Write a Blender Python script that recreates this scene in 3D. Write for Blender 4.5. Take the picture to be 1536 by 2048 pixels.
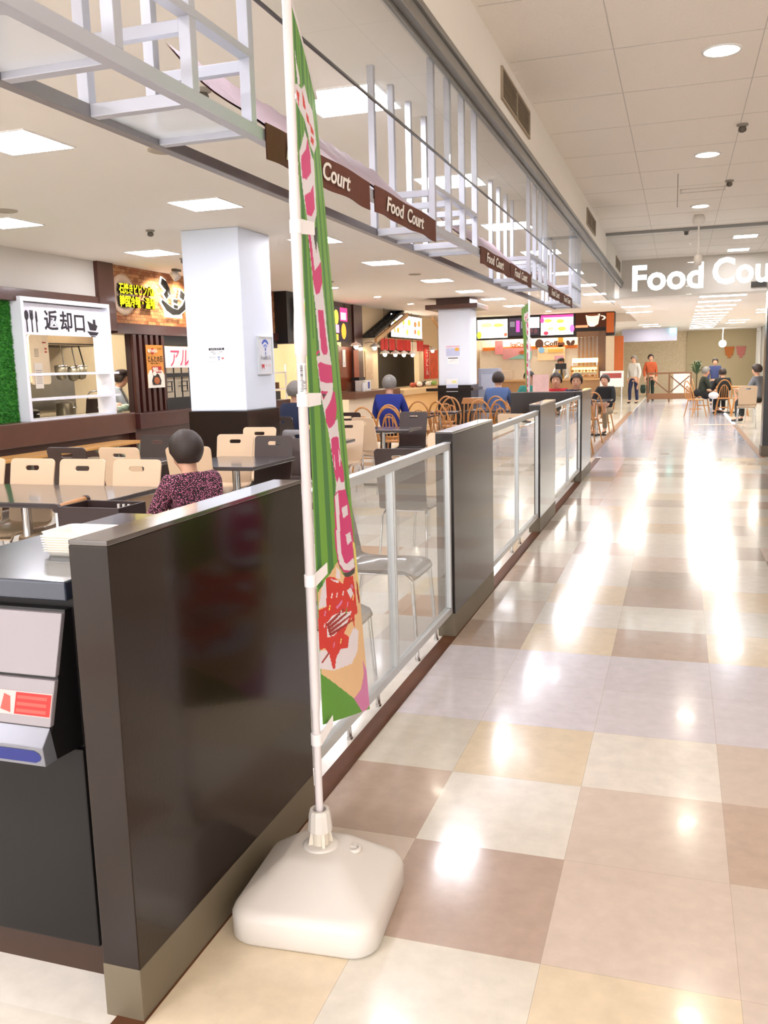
import bpy, bmesh, math, random
import numpy as np
from mathutils import Vector, Matrix
for o in list(bpy.data.objects):
    bpy.data.objects.remove(o)
SC = bpy.context.scene
COL = SC.collection
random.seed(7)
PI = math.pi

# ------------------------------------------------------------------ camera, world, exposure
def make_camera():
    p, y, r = .160285627, .320756151, -.0267967446
    cy, sy, cp, sp = math.cos(y), math.sin(y), math.cos(p), math.sin(p)
    F = Vector((-sy * cp, cy * cp, -sp)); R0 = Vector((cy, sy, 0)); U0 = R0.cross(F)
    R = math.cos(r) * R0 + math.sin(r) * U0
    U = R.cross(F)
    cam = bpy.data.cameras.new('camera')
    cam.sensor_fit = 'VERTICAL'; cam.sensor_height = 36.0
    cam.lens = 1778.88 / 2048 * 36.0
    cam.clip_start = .05; cam.clip_end = 200
    o = bpy.data.objects.new('camera', cam)
    m = Matrix(((R.x, U.x, -F.x, 0), (R.y, U.y, -F.y, 0), (R.z, U.z, -F.z, 1.45), (0, 0, 0, 1)))
    o.matrix_world = m
    COL.objects.link(o)
    SC.camera = o
make_camera()
W = bpy.data.worlds.new('hall'); SC.world = W; W.use_nodes = True
W.node_tree.nodes['Background'].inputs[0].default_value = (1.0, .98, .97, 1)
W.node_tree.nodes['Background'].inputs[1].default_value = 1.15
SC.view_settings.view_transform = 'Standard'
SC.view_settings.look = 'None'
SC.view_settings.gamma = 1
SC.view_settings.use_curve_mapping = False
SC.view_settings.exposure = 1.62
PANEL_POWER = 16.0      # brightness of the square dining area ceiling panels
DOWN_POWER = 25.0       # brightness of the corridor downlights

# ------------------------------------------------------------------ materials
def lin(h):
    h = h.lstrip('#')
    c = [int(h[i:i + 2], 16) / 255 for i in (0, 2, 4)]
    return [x / 12.92 if x <= .04045 else ((x + .055) / 1.055) ** 2.4 for x in c] + [1.0]
MATS = {}
def M(name, hexc, rough=.5, metal=0.0, var=.06, vs=12.0, bump=0.0, bs=150.0, coat=0.0, spec=.5, emit=0.0):
    if name in MATS: return MATS[name]
    m = bpy.data.materials.new(name); m.use_nodes = True
    nt = m.node_tree; N = nt.nodes; L = nt.links
    b = N['Principled BSDF']
    c = lin(hexc)
    tc = N.new('ShaderNodeTexCoord'); no = N.new('ShaderNodeTexNoise')
    no.inputs['Scale'].default_value = vs; no.inputs['Detail'].default_value = 4
    L.new(tc.outputs['Object'], no.inputs['Vector'])
    mx = N.new('ShaderNodeMix'); mx.data_type = 'RGBA'
    mx.inputs[6].default_value = [x * (1 - var) for x in c[:3]] + [1]
    mx.inputs[7].default_value = [min(1, x * (1 + var)) for x in c[:3]] + [1]
    L.new(no.outputs['Fac'], mx.inputs[0]); L.new(mx.outputs[2], b.inputs['Base Color'])
    b.inputs['Roughness'].default_value = rough; b.inputs['Metallic'].default_value = metal
    b.inputs['Specular IOR Level'].default_value = spec
    b.inputs['Coat Weight'].default_value = coat; b.inputs['Coat Roughness'].default_value = .08
    if emit:
        L.new(mx.outputs[2], b.inputs['Emission Color']); b.inputs['Emission Strength'].default_value = emit
    if bump:
        n2 = N.new('ShaderNodeTexNoise'); n2.inputs['Scale'].default_value = bs; n2.inputs['Detail'].default_value = 3
        L.new(tc.outputs['Object'], n2.inputs['Vector'])
        bp = N.new('ShaderNodeBump'); bp.inputs['Strength'].default_value = bump; bp.inputs['Distance'].default_value = .01
        L.new(n2.outputs['Fac'], bp.inputs['Height']); L.new(bp.outputs['Normal'], b.inputs['Normal'])
    MATS[name] = m
    return m
def glass(name, tint=(.9, .94, .92), ior=1.45, rough=0.0, veil=0.0, boost=1.0):
    if name in MATS: return MATS[name]
    m = bpy.data.materials.new(name); m.use_nodes = True
    nt = m.node_tree; N = nt.nodes; L = nt.links
    N.remove(N['Principled BSDF']); out = N['Material Output']
    t = N.new('ShaderNodeBsdfTransparent'); t.inputs[0].default_value = (*tint, 1)
    g = N.new('ShaderNodeBsdfGlossy'); g.inputs['Roughness'].default_value = rough
    f = N.new('ShaderNodeFresnel'); f.inputs[0].default_value = ior
    mx = N.new('ShaderNodeMixShader')
    mu = N.new('ShaderNodeMath'); mu.operation = 'MULTIPLY'; mu.inputs[1].default_value = boost; mu.use_clamp = True
    ge = N.new('ShaderNodeNewGeometry'); iv = N.new('ShaderNodeMath'); iv.operation = 'SUBTRACT'; iv.inputs[0].default_value = 1
    m3 = N.new('ShaderNodeMath'); m3.operation = 'MULTIPLY'
    L.new(ge.outputs['Backfacing'], iv.inputs[1]); L.new(f.outputs[0], mu.inputs[0])   # only the outer face of the sheet mirrors
    L.new(mu.outputs[0], m3.inputs[0]); L.new(iv.outputs[0], m3.inputs[1]); L.new(m3.outputs[0], mx.inputs[0])
    L.new(t.outputs[0], mx.inputs[1]); L.new(g.outputs[0], mx.inputs[2])
    last = mx
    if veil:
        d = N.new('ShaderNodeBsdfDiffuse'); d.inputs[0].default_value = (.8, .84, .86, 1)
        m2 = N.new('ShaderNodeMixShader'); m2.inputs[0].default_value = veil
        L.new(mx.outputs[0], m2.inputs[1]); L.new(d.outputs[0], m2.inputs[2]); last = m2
    L.new(last.outputs[0], out.inputs[0])
    MATS[name] = m
    return m
def emis(name, hexc, s):
    if name in MATS: return MATS[name]
    m = bpy.data.materials.new(name); m.use_nodes = True
    nt = m.node_tree; N = nt.nodes; L = nt.links
    N.remove(N['Principled BSDF'])
    e = N.new('ShaderNodeEmission'); e.inputs[0].default_value = lin(hexc); e.inputs[1].default_value = s
    L.new(e.outputs[0], N['Material Output'].inputs[0])
    MATS[name] = m
    return m
def attr_mat(name, rough=.5, bump=0.0, bs=300.0, mott=.05, ms=18.0, coat=0.0, wave=0.0):
    """base colour read from the mesh's own colour attribute, mottled by noise"""
    m = bpy.data.materials.new(name); m.use_nodes = True
    nt = m.node_tree; N = nt.nodes; L = nt.links; b = N['Principled BSDF']
    a = N.new('ShaderNodeAttribute'); a.attribute_name = 'tone'
    tc = N.new('ShaderNodeTexCoord'); no = N.new('ShaderNodeTexNoise')
    no.inputs['Scale'].default_value = ms; no.inputs['Detail'].default_value = 6; no.inputs['Roughness'].default_value = .6
    L.new(tc.outputs['Object'], no.inputs['Vector'])
    mr = N.new('ShaderNodeMapRange'); mr.inputs[3].default_value = 1 - mott * 2; mr.inputs[4].default_value = 1 + mott
    mr.inputs[1].default_value = .25; mr.inputs[2].default_value = .75
    L.new(no.outputs['Fac'], mr.inputs[0])
    mx = N.new('ShaderNodeMix'); mx.data_type = 'RGBA'; mx.blend_type = 'MULTIPLY'; mx.inputs[0].default_value = 1
    L.new(a.outputs['Color'], mx.inputs[6]); L.new(mr.outputs[0], mx.inputs[7]); L.new(mx.outputs[2], b.inputs['Base Color'])
    b.inputs['Roughness'].default_value = rough; b.inputs['Coat Weight'].default_value = coat; b.inputs['Coat Roughness'].default_value = .05
    if bump:
        n2 = N.new('ShaderNodeTexNoise'); n2.inputs['Scale'].default_value = bs; n2.inputs['Detail'].default_value = 2
        L.new(tc.outputs['Object'], n2.inputs['Vector'])
        bp = N.new('ShaderNodeBump'); bp.inputs['Strength'].default_value = bump; bp.inputs['Distance'].default_value = .01
        L.new(n2.outputs['Fac'], bp.inputs['Height']); L.new(bp.outputs['Normal'], b.inputs['Normal'])
        if coat: L.new(bp.outputs['Normal'], b.inputs['Coat Normal'])
    MATS[name] = m
    return m
def brick_mat(name, c1, c2, mortar, scale, emit=0):
    m = bpy.data.materials.new(name); m.use_nodes = True
    nt = m.node_tree; N = nt.nodes; L = nt.links; b = N['Principled BSDF']
    tc = N.new('ShaderNodeTexCoord'); mp = N.new('ShaderNodeMapping')
    sx = N.new('ShaderNodeSeparateXYZ'); cx = N.new('ShaderNodeCombineXYZ'); ad = N.new('ShaderNodeMath'); ad.operation = 'ADD'
    L.new(tc.outputs['Object'], sx.inputs[0]); L.new(sx.outputs[0], ad.inputs[0]); L.new(sx.outputs[1], ad.inputs[1])
    L.new(ad.outputs[0], cx.inputs[0]); L.new(sx.outputs[2], cx.inputs[1])
    br = N.new('ShaderNodeTexBrick'); br.inputs['Color1'].default_value = lin(c1); br.inputs['Color2'].default_value = lin(c2)
    br.inputs['Mortar'].default_value = lin(mortar); br.inputs['Scale'].default_value = scale
    br.inputs['Mortar Size'].default_value = .012; br.inputs['Bias'].default_value = .1
    L.new(cx.outputs[0], br.inputs['Vector'])
    no = N.new('ShaderNodeTexNoise'); no.inputs['Scale'].default_value = 14
    mx = N.new('ShaderNodeMix'); mx.data_type = 'RGBA'; mx.blend_type = 'OVERLAY'; mx.inputs[0].default_value = .45
    L.new(tc.outputs['Object'], no.inputs['Vector'])
    L.new(br.outputs['Color'], mx.inputs[6]); L.new(no.outputs['Fac'], mx.inputs[7]); L.new(mx.outputs[2], b.inputs['Base Color'])
    bp = N.new('ShaderNodeBump'); bp.inputs['Strength'].default_value = .5; bp.inputs['Distance'].default_value = .02; bp.invert = True
    L.new(br.outputs['Fac'], bp.inputs['Height']); L.new(bp.outputs['Normal'], b.inputs['Normal'])
    b.inputs['Roughness'].default_value = .8
    MATS[name] = m
    return m

# ------------------------------------------------------------------ mesh building
def V(*a): return Vector(a)
class B:
    def __init__(s): s.v = []; s.f = []; s.m = []; s.sm = []
    def add(s, vs, fs, m=0, sm=False):
        k = len(s.v); s.v += [tuple(p) for p in vs]
        for f in fs: s.f.append(tuple(i + k for i in f)); s.m.append(m); s.sm.append(sm)
        return s
    def box(s, x0, x1, y0, y1, z0, z1, m=0):
        return s.add([(x, y, z) for x in (x0, x1) for y in (y0, y1) for z in (z0, z1)],
                     [(0, 1, 3, 2), (4, 6, 7, 5), (0, 4, 5, 1), (2, 3, 7, 6), (0, 2, 6, 4), (1, 5, 7, 3)], m)
    def bar(s, a, b, w, h=None, m=0, up=(0, 0, 1)):
        a = Vector(a); b = Vector(b); d = (b - a).normalized(); h = h or w
        u = Vector(up)
        if abs(d.dot(u)) > .95: u = Vector((0, 1, 0))
        x = d.cross(u).normalized() * w / 2; y = x.cross(d).normalized() * h / 2
        vs = [p + sx * x + sy * y for p in (a, b) for sx, sy in ((-1, -1), (1, -1), (1, 1), (-1, 1))]
        return s.add(vs, [(3, 2, 1, 0), (4, 5, 6, 7), (0, 1, 5, 4), (1, 2, 6, 5), (2, 3, 7, 6), (3, 0, 4, 7)], m)
    def tube(s, pts, r, n=8, m=0, closed=False):
        pts = [Vector(p) for p in pts]; k = len(pts)
        rs = r if isinstance(r, (list, tuple)) else [r] * k
        vs = []; fs = []; ref = None
        for i, p in enumerate(pts):
            if closed: t = (pts[(i + 1) % k] - pts[i - 1]).normalized()
            else: t = (pts[min(i + 1, k - 1)] - pts[max(i - 1, 0)]).normalized()
            if ref is None: ref = t.orthogonal().normalized()
            ref = (ref - t * ref.dot(t))
            ref = ref.normalized() if ref.length > 1e-6 else t.orthogonal().normalized()
            bi = t.cross(ref)
            for j in range(n):
                a = 2 * PI * j / n
                vs.append(p + (ref * math.cos(a) + bi * math.sin(a)) * rs[i])
        for i in range(k if closed else k - 1):
            i2 = (i + 1) % k
            for j in range(n):
                fs.append((i * n + j, i * n + (j + 1) % n, i2 * n + (j + 1) % n, i2 * n + j))
        s.add(vs, fs, m, True)
        if not closed:
            s.add(vs[:n], [tuple(range(n - 1, -1, -1))], m); s.add(vs[-n:], [tuple(range(n))], m)
        return s
    def lathe(s, prof, c=(0, 0, 0), n=20, m=0, sx=1, sy=1):
        c = Vector(c); vs = []; fs = []
        for r, z in prof:
            for j in range(n):
                a = 2 * PI * j / n
                vs.append(c + V(r * math.cos(a) * sx, r * math.sin(a) * sy, z))
        for i in range(len(prof) - 1):
            for j in range(n):
                fs.append((i * n + j, i * n + (j + 1) % n, (i + 1) * n + (j + 1) % n, (i + 1) * n + j))
        s.add(vs, fs, m, True)
        s.add(vs[:n], [tuple(range(n - 1, -1, -1))], m); s.add(vs[-n:], [tuple(range(n))], m)
        return s
    def ball(s, c, r, m=0, n=12):
        r = r if isinstance(r, (list, tuple)) else (r, r, r); c = Vector(c)
        k = n // 2 + 1
        prof = [(max(1e-4, math.sin(PI * i / k)), -math.cos(PI * i / k)) for i in range(k + 1)]
        vs = []; fs = []
        for q, z in prof:
            for j in range(n):
                a = 2 * PI * j / n
                vs.append(c + V(q * math.cos(a) * r[0], q * math.sin(a) * r[1], z * r[2]))
        for i in range(k):
            for j in range(n): fs.append((i * n + j, i * n + (j + 1) % n, (i + 1) * n + (j + 1) % n, (i + 1) * n + j))
        return s.add(vs, fs, m, True)
    def prism(s, pts, ex, m=0, sm=False):
        """convex-ish 3D polygon swept by vector ex"""
        pts = [Vector(p) for p in pts]; ex = Vector(ex); n = len(pts)
        nrm = V(0, 0, 0)
        for i in range(n): nrm += pts[i].cross(pts[(i + 1) % n])
        if nrm.dot(ex) > 0: pts = pts[::-1]
        vs = pts + [p + ex for p in pts]
        fs = [tuple(range(n)), tuple(range(2 * n - 1, n - 1, -1))] + [(i, i + n, (i + 1) % n + n, (i + 1) % n) for i in range(n)]
        return s.add(vs, fs, m, sm)
    def quad(s, *p, m=0): return s.add(p, [tuple(range(len(p)))], m)
    def xf(s, mat):
        s.v = [tuple(mat @ Vector(p)) for p in s.v]; return s
    def merge(s, o, mat=None, m=None):
        vs = [(mat @ Vector(p)) if mat else p for p in o.v]
        k = len(s.v); s.v += [tuple(p) for p in vs]
        for f, mi, sm in zip(o.f, o.m, o.sm): s.f.append(tuple(i + k for i in f)); s.m.append(mi if m is None else m); s.sm.append(sm)
        return s
    def build(s, name, mats, parent=None, bevel=0.0, seg=2, loc=None, smooth=None):
        mats = mats if isinstance(mats, (list, tuple)) else [mats]
        me = bpy.data.meshes.new(name)
        vs = s.v
        if parent is None and loc is None and vs:
            a = np.array(vs); mn = a.min(0); mxx = a.max(0)
            loc = ((mn[0] + mxx[0]) / 2, (mn[1] + mxx[1]) / 2, mn[2])
            vs = [tuple(p) for p in (a - np.array(loc))]
        me.from_pydata(vs, [], s.f)
        for q in mats: me.materials.append(q)
        for p, mi, sm in zip(me.polygons, s.m, s.sm): p.material_index = min(mi, len(mats) - 1); p.use_smooth = sm if smooth is None else smooth
        if bevel:
            bm = bmesh.new(); bm.from_mesh(me)
            bmesh.ops.remove_doubles(bm, verts=bm.verts, dist=1e-5)
            ed = [e for e in bm.edges if len(e.link_faces) == 2 and e.calc_face_angle(0) > .6]
            bmesh.ops.bevel(bm, geom=ed, offset=bevel, segments=seg, affect='EDGES', profile=.6, clamp_overlap=True)
            bm.to_mesh(me); bm.free()
        me.update()
        o = bpy.data.objects.new(name, me); COL.objects.link(o)
        if parent: o.parent = parent
        elif loc: o.location = loc
        return o
def tag(o, label, cat, group=None, kind=None):
    o['label'] = label; o['category'] = cat
    if group: o['group'] = group
    if kind: o['kind'] = kind
    return o
def struct(o, label=None):
    o['kind'] = 'structure'
    return o
def thing(name, label, cat, loc=(0, 0, 0), rz=0.0, group=None):
    o = bpy.data.objects.new(name, None); COL.objects.link(o)
    o.empty_display_size = .1
    o.location = loc; o.rotation_euler = (0, 0, rz)
    return tag(o, label, cat, group)
def dup(root, loc, rz, label, group=None):
    r = root.copy(); COL.objects.link(r); r.location = loc; r.rotation_euler = (0, 0, rz)
    r['label'] = label
    if group: r['group'] = group
    for ch in list(root.children):
        c = ch.copy(); COL.objects.link(c); c.parent = r
        for g in list(ch.children):
            d = g.copy(); COL.objects.link(d); d.parent = c
    return r
def curve_mesh(cu):
    o = bpy.data.objects.new('tmp', cu); COL.objects.link(o)
    dg = bpy.context.evaluated_depsgraph_get()
    me = o.evaluated_get(dg).to_mesh()
    vs = [tuple(v.co) for v in me.vertices]; fs = [tuple(p.vertices) for p in me.polygons]
    o.evaluated_get(dg).to_mesh_clear()
    bpy.data.objects.remove(o); bpy.data.curves.remove(cu)
    return vs, fs
def text(body, size, ex=.002, bold=0.0, shear=0.0, width=None, align='CENTER'):
    cu = bpy.data.curves.new('t', 'FONT'); cu.body = body; cu.size = size; cu.extrude = ex; cu.offset = bold
    cu.shear = shear; cu.align_x = align; cu.resolution_u = 3
    vs, fs = curve_mesh(cu)
    if width and vs:
        a = np.array(vs); w = a[:, 0].max() - a[:, 0].min()
        if w > 0: a[:, 0] *= width / w; vs = [tuple(p) for p in a]
    b = B(); b.add(vs, fs); return b
def plate(outer, holes, t):
    """2D outline with holes -> slab in the xy plane, thickness t"""
    cu = bpy.data.curves.new('p', 'CURVE'); cu.dimensions = '2D'; cu.fill_mode = 'BOTH'; cu.extrude = t / 2
    for pts in [outer] + holes:
        sp = cu.splines.new('POLY'); sp.points.add(len(pts) - 1)
        for q, p in zip(sp.points, pts): q.co = (p[0], p[1], 0, 1)
        sp.use_cyclic_u = True
    vs, fs = curve_mesh(cu)
    b = B(); b.add(vs, fs); return b
def rrect(w, h, r, cx=0, cy=0, n=4):
    out = []
    for sx, sy, a0 in ((1, 1, 0), (-1, 1, 90), (-1, -1, 180), (1, -1, 270)):
        for i in range(n + 1):
            a = math.radians(a0 + 90 * i / n)
            out.append((cx + sx * (w / 2 - r) + r * math.cos(a), cy + sy * (h / 2 - r) + r * math.sin(a)))
    return out
# frames for placing flat work on walls: local (x, y, z) -> world
def on_x(X, Y, Z):   # surface facing +X; reading direction runs along +Y
    return Matrix(((0, 0, 1, X), (1, 0, 0, Y), (0, 1, 0, Z), (0, 0, 0, 1)))
def on_y(X, Y, Z):   # surface facing -Y; reading direction runs along +X
    return Matrix(((1, 0, 0, X), (0, 0, -1, Y), (0, 1, 0, Z), (0, 0, 0, 1)))

# common materials
white_paint = M('white_paint', '#e9e6e2', .6, var=.02)
wall_white = M('wall_white', '#c6c0b7', .75, var=.03, vs=3)
ceil_white = M('ceiling_white', '#f0e7dc', .9, var=.05, vs=70, bump=.3, bs=55)
ceil_dining = M('ceiling_dining_paint', '#e4ddd3', .9, var=.02, vs=2)
dark_lam = M('dark_brown_laminate', '#21150e', .2, var=.12, vs=5, bump=.02, bs=90, coat=.08, spec=.3)
dark_top = M('partition_top', '#4a413d', .18, var=.05, coat=1)
kick = M('baseboard_taupe', '#6c614f', .45, var=.05)
alu = M('brushed_aluminium', '#cdd0d2', .38, .5, var=.04, vs=30)
chrome = M('chrome_steel', '#cfcfcf', .15, 1.0, var=.03)
steel = M('stainless_steel', '#8f8a80', .3, .9, var=.12, vs=6)
silver_paint = M('silver_paint', '#b4b6c0', .4, .25, var=.03)
wood_dark = M('dark_red_wood', '#3e150d', .4, var=.3, vs=9, coat=.3)
wood_brown = M('brown_wood', '#4c2a1e', .4, var=.18, vs=9, coat=.2)
wood_honey = M('honey_wood', '#b97c3c', .35, var=.14, vs=14, coat=.4)
ply_beige = M('beige_plywood', '#d2b696', .42, var=.05, vs=8, coat=.15)
ply_dark = M('dark_plywood', '#33221d', .38, var=.1, vs=8, coat=.3)
table_dark = M('dark_table_laminate', '#3b3638', .2, var=.1, vs=30, coat=.5)
black = M('black_plastic', '#0d0c0c', .45, var=.1)
white_plastic = M('white_plastic', '#dad3cc', .38, var=.03, vs=5)
rubber = M('dark_rubber', '#181616', .8)

# ------------------------------------------------------------------ floors
TX, TY, OX, OY = .4578, .4839, -.7451, 1.9825
C_ = dict(c='#dcd5c8', C='#e2dcd2', t='#e0cfb4', b='#c2ac9d', p='#d6c6b9', v='#d8d2d8', g='#b6a99c', s='#b4b9c8', k='#cfcbc8')
ROWS = {-2: 'tptp', -1: 'tctp', 0: 'pbpp', 1: 'bCpb', 2: 'cttp', 3: 'vvvv', 4: 'vvvv', 5: 'btbt', 6: 'pCcc', 7: 'ctbt', 8: 'bCgC', 9: 'pCpc', 10: 'cbCg',
        11: 'pcCc', 12: 'bctg', 13: 'ctcp', 14: 'ctcC', 15: 'bcgg', 16: 'cCtc', 17: 'CCCC', 18: 'CccC', 19: 'tCcC', 20: 'vpgc', 21: 'vgct', 22: 'vggt', 23: 'vcCp', 24: 'kgCg'}
ROWS[2] = 'ctCp'
floor_mat = attr_mat('waxed_vinyl_tile', rough=.15, bump=.03, bs=9.0, mott=.05, ms=16, coat=.12)
def tile_floor(name, cells, z=0.0, mat=floor_mat):
    vs = []; fs = []; cols = []
    for x0, x1, y0, y1, c in cells:
        k = len(vs); vs += [(x0, y0, z), (x1, y0, z), (x1, y1, z), (x0, y1, z)]
        fs.append((k, k + 1, k + 2, k + 3)); cols += [lin(c)] * 4
    me = bpy.data.meshes.new(name); me.from_pydata(vs, [], fs)
    a = me.color_attributes.new('tone', 'FLOAT_COLOR', 'CORNER')
    a.data.foreach_set('color', np.array(cols, dtype=np.float32).ravel())
    me.materials.append(mat); me.update()
    o = bpy.data.objects.new(name, me); COL.objects.link(o)
    return struct(o)
def shade(h, k):
    h = h.lstrip('#'); return '#' + ''.join('%02x' % max(0, min(255, int(int(h[i:i + 2], 16) * k))) for i in (0, 2, 4))
cells = []
rf = random.Random(3)
for j in range(-12, 26):
    y0 = OY + j * TY; y1 = y0 + TY
    if j == 25: y1 = 14.09
    for i in range(-1, 14):
        x0 = OX + i * TX if i > -1 else -1.112; x1 = OX + (i + 1) * TX
        row = ROWS.get(j)
        c = row[i + 1] if row and i < 3 else rf.choice('cCctbppgCt')
        if j in (3, 4): c = 'v'
        h = shade(C_[c], 1 + rf.uniform(-.025, .02))
        e = .0012
        cells.append((x0 + (e if i > -1 else 0), x1, y0 + e, y1, h))
        if i > -1: cells.append((x0, x0 + e, y0, y1, '#b3a594'))
        cells.append((x0, x1, y0, y0 + e, '#b3a594'))
for j in range(0, 60):
    y0 = 14.09 + j * .45; y1 = y0 + .45
    for x0, x1, c in ((-1.255, -.42, 's'), (-.42, .12, 'k'), (.12, 1.16, 's')):  # lengthwise stripes; blue-grey is the ceiling's grazing reflection put into the tile colour
        cells.append((x0, x1, y0, y1, shade(C_[c], 1 + rf.uniform(-.02, .02))))
tile_floor('floor', cells)
cells = []
for j in range(-14, 82):
    for i in range(-26, 0):
        x0 = -1.185 + i * TX; y0 = OY + j * TY
        c = rf.choice('CCCcCCccCtCC') if rf.random() > .07 else 'b'
        x1 = x0 + TX
        if i == -1 and y0 + TY > 14.0:
            if y0 < 14.09: cells.append((x0, x1, y0, 14.09, C_[c] if c != 'b' else '#b98a62')); y0b = 14.09
            else: y0b = y0
            cells.append((x0, -1.26, y0b, y0 + TY, C_['C'])); continue
        cells.append((x0, x1, y0, y0 + TY, C_[c] if c != 'b' else '#b98a62'))
tile_floor('floor_dining', cells)
cells = []
for j in range(0, 58):
    for i in range(0, 12):
        x0 = 1.24 + i * TX; y0 = 14.09 + j * TY
        cells.append((x0, x0 + TX, y0, y0 + TY, C_[rf.choice('CCc')]))
tile_floor('floor_dining_right', cells)
strip = M('brown_floor_strip', '#5c3a26', .5, var=.15, vs=25, coat=0.0, spec=.15)
struct(B().box(-1.185, -1.112, -3, 14.0, -.01, .004).build('trim_1', strip))
struct(B().box(-1.37, -1.25, 14.0, 27.0, -.01, .006).build('trim_2', M('tan_floor_strip', '#8d6c53', .5, var=.1, spec=.2)))
struct(B().box(1.155, 1.245, 14.1, 21.3, -.01, .004).build('trim_3', MATS['tan_floor_strip']))
struct(B().box(.34, 1.4, 21.3, 21.42, -.01, .004).build('trim_4', M('cream_floor_strip', '#c9ab84', .35, var=.1)))

# ------------------------------------------------------------------ ceilings, fascia and outer walls
ZC, ZR = 2.9, 3.33
# dining ceiling: seams as shallow grooves in one mesh
struct(B().box(-10.5, -1.12, -3, 28.5, ZC, ZC + .12).build('ceiling_dining', ceil_dining))
b = B()
b.box(-1.12, 6, -3, 18.0, ZR, ZR + .12)
for y in np.arange(-2.6, 18, .95): b.box(-1.06, 6, y, y + .006, ZR - .0015, ZR, 1)
for x in (-.43, .42, 1.27): b.box(x, x + .006, -3, 18, ZR - .0015, ZR, 1)
struct(b.build('ceiling', [ceil_white, M('ceiling_joint', '#c8c0b6', .9)]))
struct(B().box(-1.12, 6, 18.0, 40.2, 2.65, 2.72).box(-3.6, -1.12, 28.5, 40.2, 2.65, 2.72).build('ceiling_far', ceil_white))
struct(B().box(-3.6, -3.5, 28.5, 40.2, 0, 2.65).build('wall_far_side', MATS['ceiling_white']))
struct(B().box(-1.95, -1.24, 28.4, 28.5, 2.65, 2.95).build('wall_step', ceil_white))
struct(B().box(-1.12, 6, 17.85, 18.0, 2.65, ZR).build('wall_bulkhead', M('bulkhead_paint', '#cfc6ba', .8, var=.02)))
struct(B().box(-1.24, -1.08, -3, 18.0, 2.905, ZR + .05).build('wall_fascia', M('fascia_paint', '#f1ebe2', .7, var=.02)))
struct(B().box(-1.115, -1.05, -3, 24.0, 2.845, 2.905).box(-1.125, -1.035, -3, 24, 2.905, 2.935).box(-1.10, -1.085, -3, 24.0, 2.82, 2.845)
       .build('trim_5', M('grey_metal_rail', '#85837f', .4, .6, var=.08), bevel=.004))
struct(B().box(-1.24, -1.12, 18.0, 28.5, 2.65, 2.95).build('wall_fascia_far', MATS['fascia_paint']))
# right hand side of the mall, mostly outside the picture
struct(B().box(5.9, 6.0, -3, 40, 0, ZR).build('wall_right', M('right_wall_paint', '#e2ded8', .8)))
struct(B().box(1.2, 1.5, 14.32, 14.62, 0.16, 2.66).build('column_dark', dark_lam))
struct(B().box(1.19, 1.51, 14.31, 14.63, 0, .16).build('baseboard_column', kick))
struct(B().box(3.0, 3.1, 24.0, 40, 0, 2.65).build('wall_partition_right', M('pale_grey_panel', '#b9b5ae', .6, var=.03)))
tag(B().box(2.9, 2.98, 37.8, 37.9, 0, 2.65).box(2.9, 2.98, 38.9, 39.0, 0, 2.65).box(2.9, 2.98, 37.8, 39, 2.5, 2.65).build('door_frame', white_paint, bevel=.005),
    'white upright frame at the far right end of the hall', 'frame')
struct(B().box(-3.5, .29, 40, 40.15, 0, 2.65).build('wall_back', brick_mat('pale_stone_cladding', '#e6d0aa', '#f0dfc0', '#d2bb95', 7)))
struct(B().box(.29, 6, 39.9, 40.15, 0, 2.65).build('wall_back_right', M('olive_beige_paint', '#c4b491', .8, var=.04, vs=1)))
struct(B().box(-10.5, -1.9, 28.4, 28.5, 0, ZC).build('wall_back_dining', M('cream_wall', '#dccdb4', .7)))
struct(B().box(-10.5, -10.4, -3, 28.5, 0, ZC).build('wall_far_left', M('kitchen_tile_wall', '#cdbfa2', .5, var=.05)))

# ------------------------------------------------------------------ columns
b = B().box(-4.915, -4.26, 8.39, 9.12, 1.05, ZC)
struct(b.build('column', M('column_paint', '#dbe2f0', .55, var=.01), bevel=.012))
struct(B().box(-4.935, -4.24, 8.37, 9.14, 0, 1.05).build('column_cladding', dark_lam, bevel=.006))
struct(B().box(-4.995, -4.3, 19.1, 19.8, 1.04, ZC).build('column_middle', MATS['column_paint'], bevel=.012))
struct(B().box(-5.02, -4.275, 19.07, 19.83, 0, 1.04).box(-5.25, -4.2, 18.95, 19.95, .92, .985).build('column_middle_cladding', dark_lam, bevel=.005))
struct(B().box(-5.22, -4.08, 18.88, 20.02, 2.66, 2.76).box(-5.02, -4.28, 19.05, 19.85, 2.76, ZC).build('column_middle_cap', wood_brown, bevel=.006))

# ------------------------------------------------------------------ partitions and glass screens
def partition(x0, x1, y0, y1, label, grp='dark partitions along the corridor'):
    r = thing('partition_panel', label, 'partition', ((x0 + x1) / 2, (y0 + y1) / 2, 0), 0, grp)
    w = (x1 - x0) / 2; d = (y1 - y0) / 2
    B().box(-w, w, -d, d, .13, 1.10).build('panel_body', dark_lam, r, bevel=.002)
    B().box(-w, w, -d, d, 1.10, 1.112).build('cap', dark_top, r, bevel=.003)
    B().box(-w - .001, w + .001, -d - .001, d + .001, 0, .13).build('baseboard', kick, r, bevel=.002)
    return r
partition(-1.212, -1.116, 1.535, 2.545, 'large dark brown partition nearest the viewer beside the white banner stand')
partition(-1.212, -1.116, 4.535, 5.595, 'dark brown partition between the first two glass screens from the banner')
partition(-1.212, -1.116, 7.66, 8.66, 'dark brown partition between the second and third glass screens from the banner')
partition(-1.195, -1.112, 11.1, 12.3, 'dark brown partition closing the far end of the glass screens along the corridor')
partition(-1.98, -1.2, 11.06, 11.15, 'dark brown partition set crosswise at the far end of the glass screens')
pane_m = glass('screen_glass', (.96, .975, .97), 1.45, 0.0, .10, 2.3)  # diffuse veil mixes a pale reflected haze into the glass colour
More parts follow.
